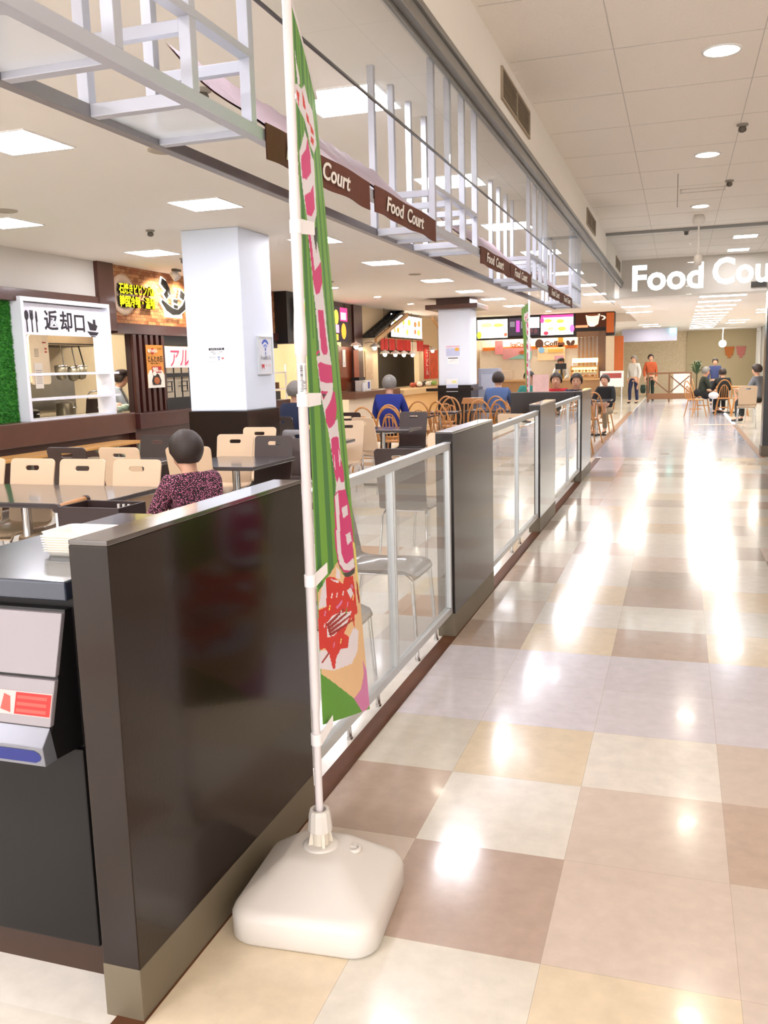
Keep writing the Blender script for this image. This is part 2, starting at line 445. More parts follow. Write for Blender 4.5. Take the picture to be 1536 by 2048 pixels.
def screen(y0, y1, label):
    r = thing('glass_screen', label, 'screen', (-1.145, (y0 + y1) / 2, 0), 0, 'glass screens between the partitions')
    d = (y1 - y0) / 2; t = .016
    b = B().box(-t, t, -d, d, 1.022, 1.056).box(-t, t, -d, d, .135, .17)
    b.box(-t, t, -d, -d + .034, .17, 1.022).box(-t, t, d - .034, d, .17, 1.022)
    b.box(-t - .004, t + .004, -d, d, 1.05, 1.06)
    b.build('frame', alu, r, bevel=.003)
    B().box(-t, t, -.02, .02, .17, 1.022).box(-t - .003, t + .003, -.006, .006, .17, 1.022).build('mullion', alu, r, bevel=.002)
    for a, c in ((-d + .034, -.02), (.02, d - .034)):
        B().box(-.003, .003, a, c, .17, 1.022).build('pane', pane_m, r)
    return r
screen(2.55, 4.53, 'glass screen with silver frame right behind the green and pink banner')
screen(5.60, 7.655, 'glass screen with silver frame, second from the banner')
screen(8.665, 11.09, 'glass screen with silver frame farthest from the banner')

# ------------------------------------------------------------------ glass header along the dining area, and the sign across the corridor
head_m = glass('header_glass', (.945, .96, .955), 1.45, 0.0, .02, 1.0)
ys = [-1.4, 1.53, 4.46, 7.39, 10.32, 13.25, 16.2]
for k in range(6):
    q = B().box(-1.098, -1.09, ys[k] + .003, ys[k + 1] - .003, 2.43, 2.84)
    o = q.build('hanging_glass_pane', [head_m])
    tag(o, ['clear glass pane hanging overhead in front of the banner', 'clear glass pane above the banner and nearest awning', 'clear hanging glass pane in front of the second silver lattice',
            'clear hanging glass pane in front of the third silver lattice', 'clear hanging glass pane in front of the farthest silver lattice', 'clear hanging glass pane next to the lit sign'][k],
        'glass pane', 'glass panes hanging from the grey ceiling rail')
    e = B().box(-.005, .005, -(ys[k + 1] - ys[k]) / 2, (ys[k + 1] - ys[k]) / 2, -.007, 0)
    e.build('bottom_edge', M('glass_edge', '#2c3230', .3), o)
sg = thing('glass_sign', 'lit white lettering on a glass pane hanging across the corridor', 'sign', (0, 14.0, 2.36))
B().box(-1.07, 1.19, -.004, .004, 0, .95).build('pane', head_m, sg)
B().box(-1.08, 1.2, -.02, .02, .93, .97).build('top_rail', MATS['grey_metal_rail'], sg)
letter_glow = emis('sign_letter_glow', '#f2fdff', 1.15)
letter_side = M('sign_letter_side', '#bfe3ec', .4)
def letters(body, size, x, z, w, parent, name='lettering', bold=.02, z_gap=.0, mats=None, front=-.004):
    t = text(body, size, .012, bold, 0, w, 'LEFT')
    a = np.array(t.v); x0 = a[:, 0].min()
    q = B()
    for f in t.f:
        zs = [t.v[i][2] for i in f]
        q.m.append(0 if min(zs) > .011 else 1); q.f.append(f); q.sm.append(False)
    q.v = [tuple(v) for v in t.v]
    q.xf(on_y(x - x0, front - .014, z))
    return q.build(name, mats or [letter_glow, letter_side], parent)
letters('Food', .50, -.69, .125, .99, sg, bold=.013)
letters('Court', .50, .42, .165, 1.12, sg, bold=.013)
lp = thing('pendant_camera_pole', 'white dome on a thin white pole hanging in front of the lit sign', 'ceiling fixture', (.2, 12.9, 2.7))
B().tube([(0, 0, .1), (0, 0, .55)], .012, 10).build('pole', white_plastic, lp)
B().lathe([(.03, -.02), (.05, 0), (.055, .06), (.05, .11), (.02, .13)], n=18).build('lower_housing', white_plastic, lp)
B().lathe([(.02, .5), (.075, .52), (.085, .58), (.06, .63)], n=18).build('ceiling_dome', white_plastic, lp)

# ------------------------------------------------------------------ silver lattices, rails, awnings
XR, XL, ZB, ZT = -1.16, -1.46, 2.12, 2.285
for X, lab in ((XR, 'long silver rail under the hanging lattices on the corridor side'), (XL, 'long silver rail under the hanging lattices on the dining side')):
    tag(B().box(X - .017, X + .017, -1.5, 11.2, ZB - .02, ZB + .015).build('hanging_rail', silver_paint if X == XR else M('rail_dark_reflection', '#8d8a8d', .35, .4), bevel=.003), lab, 'rail', 'silver rails under the lattices')  # dining-side rail is the same silver, with a dark reflection put into its colour
film = glass('milky_acrylic', (.9, .9, .93), 1.45, .2, .45)
def lattice(y0, label):
    r = thing('hanging_lattice', label, 'lattice', ((XR + XL) / 2, y0 + .48, ZB), 0, 'silver lattices hanging from the dining ceiling')
    w = (XR - XL) / 2
    for i in range(4):
        y = -.48 + i * .32
        for sx in (-1, 1):
            B().box(sx * w - .016, sx * w + .016, y - .016, y + .016, .015, ZC - ZB - .001).build('post', silver_paint, r, bevel=.002)
        B().box(-w + .0175, w - .0175, y - .016, y + .016, -.018, .014).build('crossbar', silver_paint, r, bevel=.002)
        B().box(-w + .016, w - .016, y - .014, y + .014, .15, .18).build('crossbar', silver_paint, r, bevel=.002)
    for sx in (1, -1):
        if sx == 1: B().box(w - .018, w + .018, -.48, .48, .183, .205).build('upper_rail', silver_paint, r, bevel=.002)
    for i in (0, 2):
        y = -.48 + i * .32
        B().box(-w + .017, w - .017, y + .017, y + .303, -.002, .002).build('acrylic_panel', film, r)
    return r
lattice(1.43, 'silver lattice frame hanging nearest, overhead at the left of the banner pole')
lattice(4.37, 'silver lattice frame between the nearest and the second pair of brown awnings')
lattice(7.30, 'silver lattice frame between the second and third pair of brown awnings')
lattice(10.2, 'silver lattice frame hanging farthest away, beyond the last brown awning')
cloth = M('mauve_awning_cloth', '#a9969e', .8, var=.1, vs=8, bump=.3, bs=30)
val = M('brown_valance_cloth', '#633526', .75, var=.1, vs=10, bump=.15, bs=60)
val_ink = M('awning_lettering_white', '#eee8e2', .6)
def awning(y0, y1, label):
    r = thing('awning', label, 'awning', (XR, (y0 + y1) / 2, 2.05), 0, 'brown awnings with white lettering')
    d = (y1 - y0) / 2; n = 24; m = 8
    b = B(); vs = []; fs = []
    for i in range(n + 1):
        for j in range(m + 1):
            y = -d + 2 * d * i / n; t = j / m
            sag = .018 * math.sin(PI * t) + .006 * math.sin(i * 2.6 + 3 * t) * math.sin(PI * t) + .004 * math.sin(i * 1.3 - 7 * t)
            vs.append((.018 - .30 * t, y, .098 + .255 * t - sag))
    for i in range(n):
        for j in range(m):
            a = i * (m + 1) + j; fs.append((a, a + m + 1, a + m + 2, a + 1))
    b.add(vs, fs, 0, True)
    k = len(vs); vs2 = [(x - .003, y, z - .004) for x, y, z in vs]
    b.add(vs2, [f[::-1] for f in fs], 1, True)
    b.build('canopy', [cloth, val], r)
    b = B(); vs = []; fs = []
    for i in range(n + 1):
        y = -d + 2 * d * i / n
        for z in (0, .033, .066, .1):
            vs.append((.024 + .004 * math.sin(i * .8) * (1 - z / .1), y, z + .003 * math.sin(i * .45)))
    for i in range(n):
        for j in range(3): a = i * 4 + j; fs.append((a, a + 4, a + 5, a + 1))
    b.add(vs, fs, 0, True); b.add([(x - .003, y, z) for x, y, z in vs], [f[::-1] for f in fs], 0, True)
    v = b.build('valance', val, r)
    for wd, wl, xo in (('Food', .24, -.24), ('Court', .26, .06)):
        text(wd, .082, .0008, .0012, .25, wl).xf(on_x(.031, .02 + xo, .024)).build('lettering', val_ink, v)
    return r
for (a, c), l in zip(((2.445, 3.35), (3.41, 4.33), (5.365, 6.335), (6.36, 7.3), (8.33, 9.25), (9.27, 10.18)),
                     ('brown awning partly behind the green banner, nearest of all', 'brown awning with clearly readable white script to the right of the banner pole',
                      'brown awning just beyond the second silver lattice', 'brown awning just before the third silver lattice',
                      'small brown awning just beyond the third silver lattice', 'small brown awning just before the farthest silver lattice')):
    awning(a, c, l)

# ------------------------------------------------------------------ lamps
panel_glow = emis('ceiling_panel_glow', '#f9f7ff', PANEL_POWER)
ordn = ['first', 'second', 'third', 'fourth', 'fifth', 'sixth', 'seventh', 'eighth', 'ninth', 'tenth', 'eleventh', 'twelfth', 'thirteenth']
def sq_light(x, y, label, grp, z=ZC, s=.235, sy=None, glow=None):
    sy = sy or s
    r = thing('ceiling_light', label, 'ceiling light', (x, y, z), 0, grp)
    b = B()
    b.box(-s - .012, s + .012, -sy - .012, -sy, -.008, 0).box(-s - .012, s + .012, sy, sy + .012, -.008, 0)
    b.box(-s - .012, -s, -sy, sy, -.008, 0).box(s, s + .012, -sy, sy, -.008, 0)
    b.build('frame', white_paint, r)
    B().box(-s, s, -sy, sy, -.004, -.001).build('diffuser', glow or panel_glow, r)
    return r
YS = [-2.4, 0.0, 2.43, 4.85, 7.2, 9.7, 12.15, 15.1, 17.6, 20.0, 22.6]
for x, nm in ((-1.76, 'above the silver lattices'), (-3.95, 'over the middle of the dining area'), (-6.08, 'along the food stalls on the left')):
    for k, y in enumerate(YS):
        if x < -6 and y > 12: continue
        sq_light(x, y, '%s square panel light from the near end, row %s' % (ordn[k], nm), 'square panel lights in the dining ceiling')
down_glow = emis('downlight_glow', '#fff3df', DOWN_POWER)
def downlight(x, y, z, label, grp, r0=.095, glow=None):
    r = thing('downlight', label, 'downlight', (x, y, z), 0, grp)
    B().lathe([(r0 + .025, -.001), (r0 + .022, -.012), (r0, -.008), (r0 - .002, -.001)], n=24).build('ring', white_paint, r)
    B().lathe([(r0 * .96, -.006), (r0 * .9, -.013), (.01, -.016)], n=24).build('lens', glow or down_glow, r)
    return r
for k, y in enumerate((-2.6, .33, 3.28, 6.23, 9.19, 12.14)):
    downlight(.2, y, ZR, ['round corridor downlight behind the viewer', 'round corridor downlight overhead beside the viewer', 'round corridor downlight just out of view overhead', 'round corridor downlight at the top right, nearest in view',
                          'round corridor downlight, second nearest in view', 'round corridor downlight just above the white hanging dome'][k], 'round downlights in the corridor ceiling')
for k, y in enumerate((-1, 3, 7, 11)):  # out-of-view downlights added to light the right side of the corridor
    downlight(3.2, y, ZR, 'added unseen downlight over the far side of the corridor, %s from the near end' % ordn[k], 'added unseen downlights over the far side of the corridor')
bulb = emis('small_downlight_glow', '#fff0d8', 45)
for k, (x, y) in enumerate(((-5.9, 15.28), (-5.9, 17.7), (-5.9, 20.1), (-4.1, 22.8), (-3.75, 22.4), (-3.5, 25.5))):
    downlight(x, y, ZC, 'small round downlight %s' % ['over the red panelled stall front', 'beside the brown stall post', 'in front of the black tiled roof', 'left of a pair before the menu screens', 'right of a pair before the menu screens', 'above the coffee stall'][k],
              'small downlights in the dining ceiling', .07, bulb)
for k, y in enumerate((15.4, 17.2)):
    sq_light(.93, y, 'square light in the corridor ceiling %s the lit sign' % ('just beyond', 'well beyond')[k], 'square lights beyond the sign', ZR, .17)
far_glow = emis('far_strip_glow', '#fffaf0', 12)
for k in range(12):
    sq_light(.76, 18.6 + k * 1.65, '%s wide strip light from the near end in the far hall row' % ordn[k], 'row of strip lights in the far hall', 2.65, .42, .2, far_glow)
for k, (x, y) in enumerate(((1.75, 30.5), (1.75, 32.6), (2.1, 24.5), (2.2, 26.0), (-.95, 20.9), (-.97, 23.3), (-1.0, 31.4), (-.95, 33.2))):
    sq_light(x, y, 'strip light in the far hall %s' % ['over the right end wall', 'over the right end wall, farther one', 'above the seated people on the right', 'above the seated people on the right, farther one', 'just past the sign at the left', 'second past the sign at the left',
             'over the standing people', 'over the standing people, farther one'][k], 'scattered strip lights in the far hall', 2.65, .3, .16, far_glow)
# small ceiling fittings
def sprinkler(x, y, z, label):
    r = thing('sprinkler_head', label, 'sprinkler', (x, y, z), 0, 'ceiling sensors and sprinklers')
    B().lathe([(.045, 0), (.045, -.012), (.03, -.02)], n=16).build('plate', M('fitting_grey', '#8f877c', .5), r)
    B().lathe([(.024, -.02), (.032, -.035), (.03, -.055), (.012, -.065)], n=14).build('sensor', M('fitting_dark', '#5b5248', .5), r)
for x, y, z, l in ((-2.38, 4.37, ZC, 'ceiling sensor beside the nearest awning cloth'), (-5.15, 8.2, ZC, 'ceiling sensor left of the white column'), (.44, 8.18, ZR, 'brown ceiling sensor between the two nearest corridor downlights'),
                   (.46, 10.6, ZR, 'brown ceiling sensor right of the second corridor downlight'), (.05, 14.3, ZR, 'small ceiling sensor past the white hanging dome'), (-6.05, 10.35, ZC, 'ceiling sensor in front of the brick sign wall')):
    sprinkler(x, y, z, l)
def speaker(x, y, label, r0=.1):
    tag(B().lathe([(r0, 0), (r0, -.006), (r0 - .015, -.012), (.01, -.01)], n=28).build('ceiling_speaker', M('speaker_grille', '#a89c8a', .8), loc=(x, y, ZC)), label, 'speaker', 'round ceiling speakers')
speaker(-3.25, 5.39, 'round ceiling speaker below the nearest lattice'); speaker(-5.64, 7.04 - .35, 'round ceiling speaker by the upper left panel light'); speaker(-4.0, 13.9, 'round ceiling speaker over the wooden chairs'); speaker(-5.7, 14.2, 'round ceiling vent behind the banner', .2)
for k, (y0, y1) in enumerate(((5.73, 6.81), (11.09, 12.2), (16.2, 17.3))):
    r = thing('air_vent', ['wall air vent in the white beam, nearest', 'wall air vent in the white beam, second', 'wall air vent in the white beam beside the lit sign'][k], 'vent', (-1.078, (y0 + y1) / 2, 3.06), 0, 'air vents in the white beam')
    d = (y1 - y0) / 2
    B().box(-.005, .012, -d, d, 0, .015).box(-.005, .012, -d, d, .175, .19).box(-.005, .012, -d, -d + .02, .015, .175).box(-.005, .012, d - .02, d, .015, .175).box(-.005, .012, -.012, .012, .015, .175).build('frame', M('vent_frame', '#a08f79', .5), r)
    b = B().box(-.001, .001, -d + .02, d - .02, .015, .175)
    for q in range(9): b.box(.001, .006, -d + .02, d - .02, .018 + q * .0175, .024 + q * .0175)
    b.build('grille', M('vent_grille', '#7d6c58', .6), r)
tag(B().box(-.04, .44, 10.9, 10.915, ZR - .006, ZR).box(-.04, .44, 11.12, 11.135, ZR - .006, ZR).box(-.04, -.02, 10.9, 11.13, ZR - .012, ZR).box(.42, .44, 10.9, 11.13, ZR - .012, ZR).build('access_hatch', M('hatch_edge', '#cdc3b7', .6)),
    'rectangular access hatch outline in the corridor ceiling', 'hatch')
tag(B().tube([(-.06, 10.0, ZR), (-.06, 10.0, 3.0)], .004, 6).build('hanging_chain', M('fitting_grey', '#8f877c', .5)), 'thin chain hanging from the corridor ceiling left of the hatch', 'chain')
tag(B().box(-.4, .0, 0, .02, 0, .0).build('x', white_paint) if False else B().box(-2.0, -.1, 33.9, 34.0, 2.15, 2.6).build('hanging_board', M('lavender_board', '#a9a7bb', .5)), 'pale lavender board hanging at the far end of the corridor', 'board')
tag(B().box(1.2, 1.62, 17.83, 17.85, 2.72, 2.82).build('bulkhead_vent', M('dark_vent', '#2b2621', .6)), 'dark slot vent on the bulkhead behind the right end of the lit sign', 'vent')
tag(B().box(-.25, -.12, 14.6, 14.76, 0, .003).build('floor_plate', M('brass_plate', '#7d6a4c', .4)), 'small brown plate set in the corridor floor past the tiles', 'plate')
tag(B().box(-.35, -.15, 33.8, 33.86, 2.42, 2.58).build('exit_light', emis('exit_glow', '#9ff0e4', 2.0)), 'small lit blue green exit light in front of the lavender board', 'light')
tag(B().ball((1.6, 38.0, 2.05), .14).tube([(1.6, 38, 2.18), (1.6, 38, 2.65)], .012, 6).build('globe_lamp', emis('globe_glow', '#fffdf6', 6)), 'white globe lamp in front of the far beige wall', 'lamp')

# ------------------------------------------------------------------ banner stand
FLAG = 'W40 93,80 116,159 133,169 153,92 172,58 140|W-24 198,92 172,215 153,344 109,479 124,679 102,718 126,780 177,584 246,436 255,382 239,263 223,123 232,18 235|R37 197,128 186,84 234,50 213|R232 149,319 162,340 181,235 194|R340 181,434 175,476 190,358 205|R485 179,658 165,656 178,510 202|R500 213,637 195,583 223,468 236|W40 358,256 253,364 263,472 276,561 270,526 419,514 434,387 486,180 512,102 456,60 415|P80 372,105 353,262 301,343 252,413 285,398 337,225 392,99 414|P132 453,328 404,464 356,452 429,329 473,176 497|W159 516,389 484,549 559,554 584,560 640,614 728,310 769,257 706,245 655|P159 516,225 512,277 559,321 626,452 592,545 564,566 583,550 628,445 670,323 695,263 673,211 583|K339 505,482 474,479 503,409 562,366 531|W279 745,579 702,651 824,684 857,685 913,665 939,557 989,507 1059,747 1020,761 1075,767 1138,816 1219,815 1244,608 1267,503 1285,561 1238,436 1083,317 1009,289 977,254 910,237 885,329 868|P344 735,520 711,585 825,544 841,432 855,378 847|P231 885,231 872,304 857,352 854,299 866,258 877|P267 901,333 888,504 875,684 857,679 912,484 934,303 948,281 934|P298 976,503 957,352 999|K322 982,445 972,359 992|P555 982,665 939,738 935,752 989,658 1038,537 1063,460 1074,395 1061,383 1027|P500 1103,570 1091,681 1081,737 1080,748 1140,825 1184,808 1219,703 1226,662 1209,589 1234,542 1217,491 1140|W559 1135,569 1171,575 1203,545 1183|W702 1117,745 1147,707 1180,686 1159|P478 1286,527 1269,614 1257,836 1241,931 1311,976 1440,432 1454|W505 1281,594 1264,600 1280,570 1450,492 1452|W662 1311,853 1291,854 1323,691 1344|W726 1393,879 1376,909 1407,769 1428|E452 1491,569 1531,933 1503,972 1410,1023 1478,1059 1564,1101 1683,1081 1880,1035 1944,813 2010,629 1946,8 1840,11 1593|P436 1390,930 1373,910 1465,933 1503,769 1523,588 1522,476 1496,435 1444|W467 1389,577 1385,566 1458,636 1490,711 1491,908 1467,918 1499,758 1515,607 1514,504 1496,470 1453|W726 1395,871 1381,901 1410,751 1429|K571 1527,756 1518,927 1501,903 1519,744 1536,624 1536|Y917 1411,984 1417,1020 1482,1084 1619,997 1619,949 1526|W47 1614,88 1579,186 1547,169 1634,9 1641|W418 1508,493 1518,508 1543,402 1544|W6 1771,159 1767,208 1747,628 1736,762 1703,874 1720,799 1789,635 1827,244 1838,2 1825|R186 1547,257 1542,377 1543,553 1561,608 1538,844 1531,876 1588,885 1658,786 1665,782 1719,721 1672,593 1698,501 1723,614 1736,569 1772,405 1773,301 1799,267 1835,225 1830,175 1785,98 1763,7 1768,6 1692,8 1646,168 1636|W152 1686,282 1663,404 1656,616 1653,734 1650,598 1687,282 1727,149 1732|M140 1690,513 1642,551 1645,170 1699|M154 1700,588 1653,623 1657,184 1709|M168 1710,667 1664,697 1668,198 1719|M183 1720,748 1676,773 1680,212 1729|M17 1806,156 1778,176 1782,41 1810|W641 1582,754 1570,818 1592,730 1608|W278 1548,451 1551,459 1560,312 1553|L363 1638,501 1612,524 1620,385 1643|L741 1566,809 1558,819 1577|W263 1607,293 1590,311 1591,286 1608|W371 1606,403 1589,422 1591,395 1607|Y204 1645,232 1629,250 1631,226 1647|W515 1598,551 1581,573 1583,542 1600|L606 1635,644 1618,666 1619,634 1637|W433 1664,466 1647,486 1649,458 1666|L113 1662,139 1647,155 1648,133 1664|G567 1657,603 1640,625 1642,594 1659|L254 1763,282 1747,299 1749,275 1765|Y395 1755,426 1739,445 1740,418 1757|W91 1700,117 1685,133 1686,111 1702|Y767 1612,810 1595,834 1596,797 1614|M934 1545,967 1557,987 1619,948 1625,919 1588|R1015 1627,1078 1635,1092 1715,1109 1845,1072 1880,1050 1835,1036 1722|W1091 1683,1132 1687,1131 1697,1091 1695|W1084 1721,1125 1725,1124 1735,1085 1733|W1078 1759,1118 1764,1117 1774,1079 1771|W1072 1797,1112 1802,1110 1812,1073 1809|L922 1825,1024 1870,1035 1944,996 1987,813 2010,629 1946,807 1922,909 1878|G-2 1842,75 1850,629 1946,826 2011,78 2064,-50 2055'
FCOL = dict(W='#ece4ec', P='#d8317c', K='#35392c', R='#d92a1c', E='#ecc493', Y='#f1de7a', G='#5a9a28', D='#3c7a30', L='#d881b4', M='#9c1f16')
def flag_mesh():
    ns, nt = 72, 720
    S = (np.arange(ns) + .5) / ns; T = (np.arange(nt) + .5) / nt
    SS, TT = np.meshgrid(S, T)
    idx = np.zeros(SS.shape, dtype=int); names = ['light', 'dark'] + list(FCOL)
    dark = ((SS > .03) & (SS < .118)) | ((SS > .25) & (SS < .368)) | ((SS > .845) & (SS < .9)) | ((SS > .455) & (SS < .53)) | ((SS > .62) & (SS < .7))
    thin = ((SS > .165) & (SS < .2)) & (TT < .42)
    idx[dark | thin] = 1
    for poly in FLAG.split('|'):
        c = poly[0]; pts = np.array([[float(x) for x in p.split()] for p in poly[1:].split(',')]) / np.array([1000., 2000.])
        ins = np.zeros(SS.shape, dtype=bool); n = len(pts); j = n - 1
        for i in range(n):
            xi, yi = pts[i]; xj, yj = pts[j]
            if yi != yj:
                cond = ((yi > TT) != (yj > TT)) & (SS < (xj - xi) * (TT - yi) / (yj - yi) + xi)
                ins ^= cond
            j = i
        idx[ins] = names.index(c)
    table = np.array([lin('#6fa838'), lin('#3d7d35')] + [lin(FCOL[k]) for k in FCOL])
    px, py = -.907, 2.1
    vs = []
    for k in range(nt + 1):
        t = k / nt
        zp = 2.31 - 1.81 * t; ze = 2.235 - 1.88 * t; xe = -1.042 - .06 * (ze - 2.218); x0 = -.901 + .007 * t
        for i in range(ns + 1):
            s = i / ns
            x = x0 * (1 - s) + xe * s + .003 * math.sin(PI * s); y = 2.115 * (1 - s) + 2.6 * s; z = zp * (1 - s) + ze * s
            vs.append((x - px, y - py, z))
    fs = [(k * (ns + 1) + i, k * (ns + 1) + i + 1, (k + 1) * (ns + 1) + i + 1, (k + 1) * (ns + 1) + i) for k in range(nt) for i in range(ns)]
    me = bpy.data.meshes.new('flag'); me.from_pydata(vs, [], fs)
    a = me.color_attributes.new('tone', 'FLOAT_COLOR', 'CORNER')
    a.data.foreach_set('color', np.repeat(table[idx.ravel()], 4, axis=0).astype(np.float32).ravel())
    me.materials.append(attr_mat('printed_flag_cloth', .6, .05, 40, .02, 6))
    for p in me.polygons: p.use_smooth = True
    return me
bs = thing('banner_stand', 'tall green and pink dessert banner on white pole and water base, nearest the viewer', 'banner', (-.907, 2.1, 0))
loops = [(.186, 0, .06), (.196, .012, .065), (.197, .07, .065), (.192, .082, .062), (.183, .093, .056), (.176, .097, .052), (.088, .151, .034), (.08, .155, .032), (.068, .157, .03), (.02, .158, .018)]
q = B(); n = None
rot = Matrix.Translation((.02, -.055, 0)) @ Matrix.Rotation(.07, 4, 'Z')
for h, z, r in loops:
    k = min(1, max(0, (z - .088) / .07))
    pts = rrect(2 * h, 2 * h, r, n=6); n = len(pts)
    q.v += [tuple(rot @ V(x - .018 * k, y + .05 * k, z)) for x, y in pts]
for i in range(len(loops) - 1):
    for j in range(n): q.f.append((i * n + j, i * n + (j + 1) % n, (i + 1) * n + (j + 1) % n, (i + 1) * n + j)); q.m.append(0); q.sm.append(True)
q.f.append(tuple(range(n - 1, -1, -1))); q.m.append(0); q.sm.append(False)
q.f.append(tuple(range((len(loops) - 1) * n, len(loops) * n))); q.m.append(0); q.sm.append(True)
q.build('water_base', white_plastic, bs)
B().lathe([(.05, .152), (.05, .16), (.045, .163), (.03, .163)], n=28).build('base_ring', white_plastic, bs)
B().lathe([(.022, .12), (.022, .128), (.014, .13), (.014, .124), (.004, .124)], n=20).xf(Matrix.Translation((.088, .02, .024))).box(.078, .098, .017, .023, .148, .156).build('filler_cap', white_plastic, bs)
q = B().lathe([(.024, .155), (.024, .2), (.02, .215)], n=20)
for k in range(4):
    a = k * PI / 2 + .5; q.prism([V(.02 * math.cos(a), .02 * math.sin(a), .157), V(.036 * math.cos(a), .036 * math.sin(a), .157), V(.026 * math.cos(a), .026 * math.sin(a), .21), V(.02 * math.cos(a), .02 * math.sin(a), .21)], V(-math.sin(a), math.cos(a), 0) * .008)
q.build('pole_socket', M('cream_plastic', '#ddd3c4', .4), bs)
B().lathe([(.028, .2), (.034, .203), (.03, .25), (.027, .262), (.019, .262), (.019, .245)], n=12).build('clamp_nut', white_plastic, bs, smooth=False)
B().lathe([(.0105, .16), (.0105, .55), (.0125, .56), (.0125, 1.485), (.0155, 1.487), (.0165, 1.53), (.0155, 1.56), (.0135, 1.6), (.0135, 1.85), (.014, 1.86), (.012, 1.9), (.0115, 2.42), (.008, 2.425)], n=20).build('pole', M('pole_white', '#ddd5d6', .35, var=.02), bs)
B().tube([(0, 0, 2.34), (.0, .02, 2.33), (-.136, .505, 2.245)], .005, 8).build('arm', MATS['pole_white'], bs)
me = flag_mesh()
fo = bpy.data.objects.new('flag', me); COL.objects.link(fo); fo.parent = bs
tabm = M('white_tab_cloth', '#e9e4e4', .7)
for z, sl in ((1.80, .0), (1.375, .0), (.905, .02), (.465, .03)):
    q = B().lathe([(.0155, z - .016), (.0155, z + .016)], n=16)
    q.prism([V(.012, .002, z - .018), V(.024, .06, z - .014 + sl), V(.024, .06, z + .016 + sl), V(.012, .002, z + .018)], V(.002, -.001, 0))
    q.build('tab', tabm, bs)
sticker = M('sticker_paper', '#e4dede', .5); ink = M('black_ink', '#1c1a19', .6)
def curved(q, z0, z1, a0, a1, r, m):
    k = 6; vs = []
    for i in range(k + 1):
        a = a0 + (a1 - a0) * i / k
        for z in (z0, z1): vs.append((r * math.cos(a), r * math.sin(a), z))
    q.add(vs, [(2 * i, 2 * i + 2, 2 * i + 3, 2 * i + 1) for i in range(k)], m)
q = B(); curved(q, 1.392, 1.468, -2.0, .2, .0129, 0)
rb = random.Random(5)
z = 1.462
while z > 1.427: h = rb.choice((.0008, .0012, .002)); curved(q, z - h, z, -1.45, -.95, .0132, 1); z -= h + rb.choice((.0008, .0014))
for k in range(9): curved(q, 1.397 + k * .0033, 1.3985 + k * .0033, -1.4 + rb.uniform(-.2, .1), -.8 + rb.uniform(-.2, .5), .0132, 1)
for k in range(3): curved(q, 1.398, 1.462, -.5 + k * .22, -.46 + k * .22, .0132, 1)
q.build('barcode_sticker', [sticker, ink], bs)
dup(bs, (-1.985, 12.55, 0), math.radians(6), 'green and pink banner on a white pole standing behind the crosswise brown partition')

# ------------------------------------------------------------------ self service cabinet at the left edge
cb = thing('waste_cabinet', 'dark waste cabinet with lavender grey flap panel left of the nearest partition', 'cabinet', (-1.515, 1.62, 0))
cabm = M('charcoal_laminate', '#171413', .45, var=.1, vs=20, spec=.3)
B().box(-.225, .23, .012, .85, .09, .955).build('body', cabm, cb, bevel=.003)
B().box(-.22, .235, .03, .84, 0, .09).build('plinth', M('plinth_brown', '#3a2416', .5, var=.15), cb)
B().box(-.222, .232, -.004, .012, .1, .60).build('door', M('charcoal_door', '#1c1918', .5, var=.08, vs=25, spec=.25), cb, bevel=.004)
B().box(-.235, .23, -.015, .87, .955, 1.0).build('worktop', M('blue_grey_worktop', '#353b48', .16, var=.06, vs=40, coat=.4), cb, bevel=.006, seg=3)
lav = M('lavender_grey_panel', '#8d8588', .35, .15, var=.02)
q = B().prism([V(.222, .012, .935), V(.222, -.012, .935), V(.222, -.094, .655), V(.222, -.105, .612), V(.222, .012, .605)], V(-.444, 0, 0))
q.build('flap_housing', M('flap_black', '#141212', .5), cb)
def slope(z): return -.012 - (.935 - z) / .28 * .082
for z0, z1, nm in ((.795, .93, 'upper_flap'), (.69, .788, 'lower_flap')):
    B().prism([V(.2235, slope(z0) - .012, z0), V(.2235, slope(z1) - .012, z1), V(.2235, slope(z1) + .002, z1), V(.2235, slope(z0) + .002, z0)], V(-.446, 0, 0)).build(nm, lav, cb, bevel=.003)
B().prism([V(.2235, slope(.69) - .012, .69), V(.2235, -.125, .655), V(.2235, -.12, .61), V(.2235, -.08, .61)], V(-.446, 0, 0)).build('lip', M('silver_lip', '#7d7e86', .3, .4), cb, bevel=.002)
def on_slope(x, z, off):   # point on the flap front
    return V(x, slope(z) - .0125 - off, z)
q = B()
q.add([on_slope(x, z, .0006) for x, z in ((.08, .71), (.222, .71), (.222, .76), (.08, .76))], [(0, 1, 2, 3)], 0)
q.add([on_slope(x, z, .0012) for x, z in ((.125, .712), (.22, .712), (.22, .758), (.125, .758))], [(0, 1, 2, 3)], 1)
for k in range(3): q.add([on_slope(x, z, .0018) for x, z in ((.13, .717 + k * .014), (.21, .717 + k * .014), (.21, .724 + k * .014), (.13, .724 + k * .014))], [(0, 1, 2, 3)], 2)
q.add([on_slope(x, z, .0012) for x, z in ((.087, .72), (.115, .714), (.11, .748), (.093, .753))], [(0, 1, 2, 3)], 2)
q.build('warning_sticker', [M('pale_pink_paper', '#cfa9a4', .5), M('sticker_red', '#b01c14', .5), M('sticker_pale_red', '#c24a3e', .5)], cb)
pts = [(-.22, .618), (.2, .618), (.212, .624), (.216, .632), (.212, .641), (.2, .647), (-.22, .647)]
q = B().add([V(x, -.1205 - (z - .61) / .045 * .005 - .0008, z) for x, z in pts], [tuple(range(len(pts)))], 0)
t = text('じ', .034, .0005, .0012); q.merge(t, Matrix.Translation((.085, -.1245, .622)) @ on_y(0, 0, 0), 1)
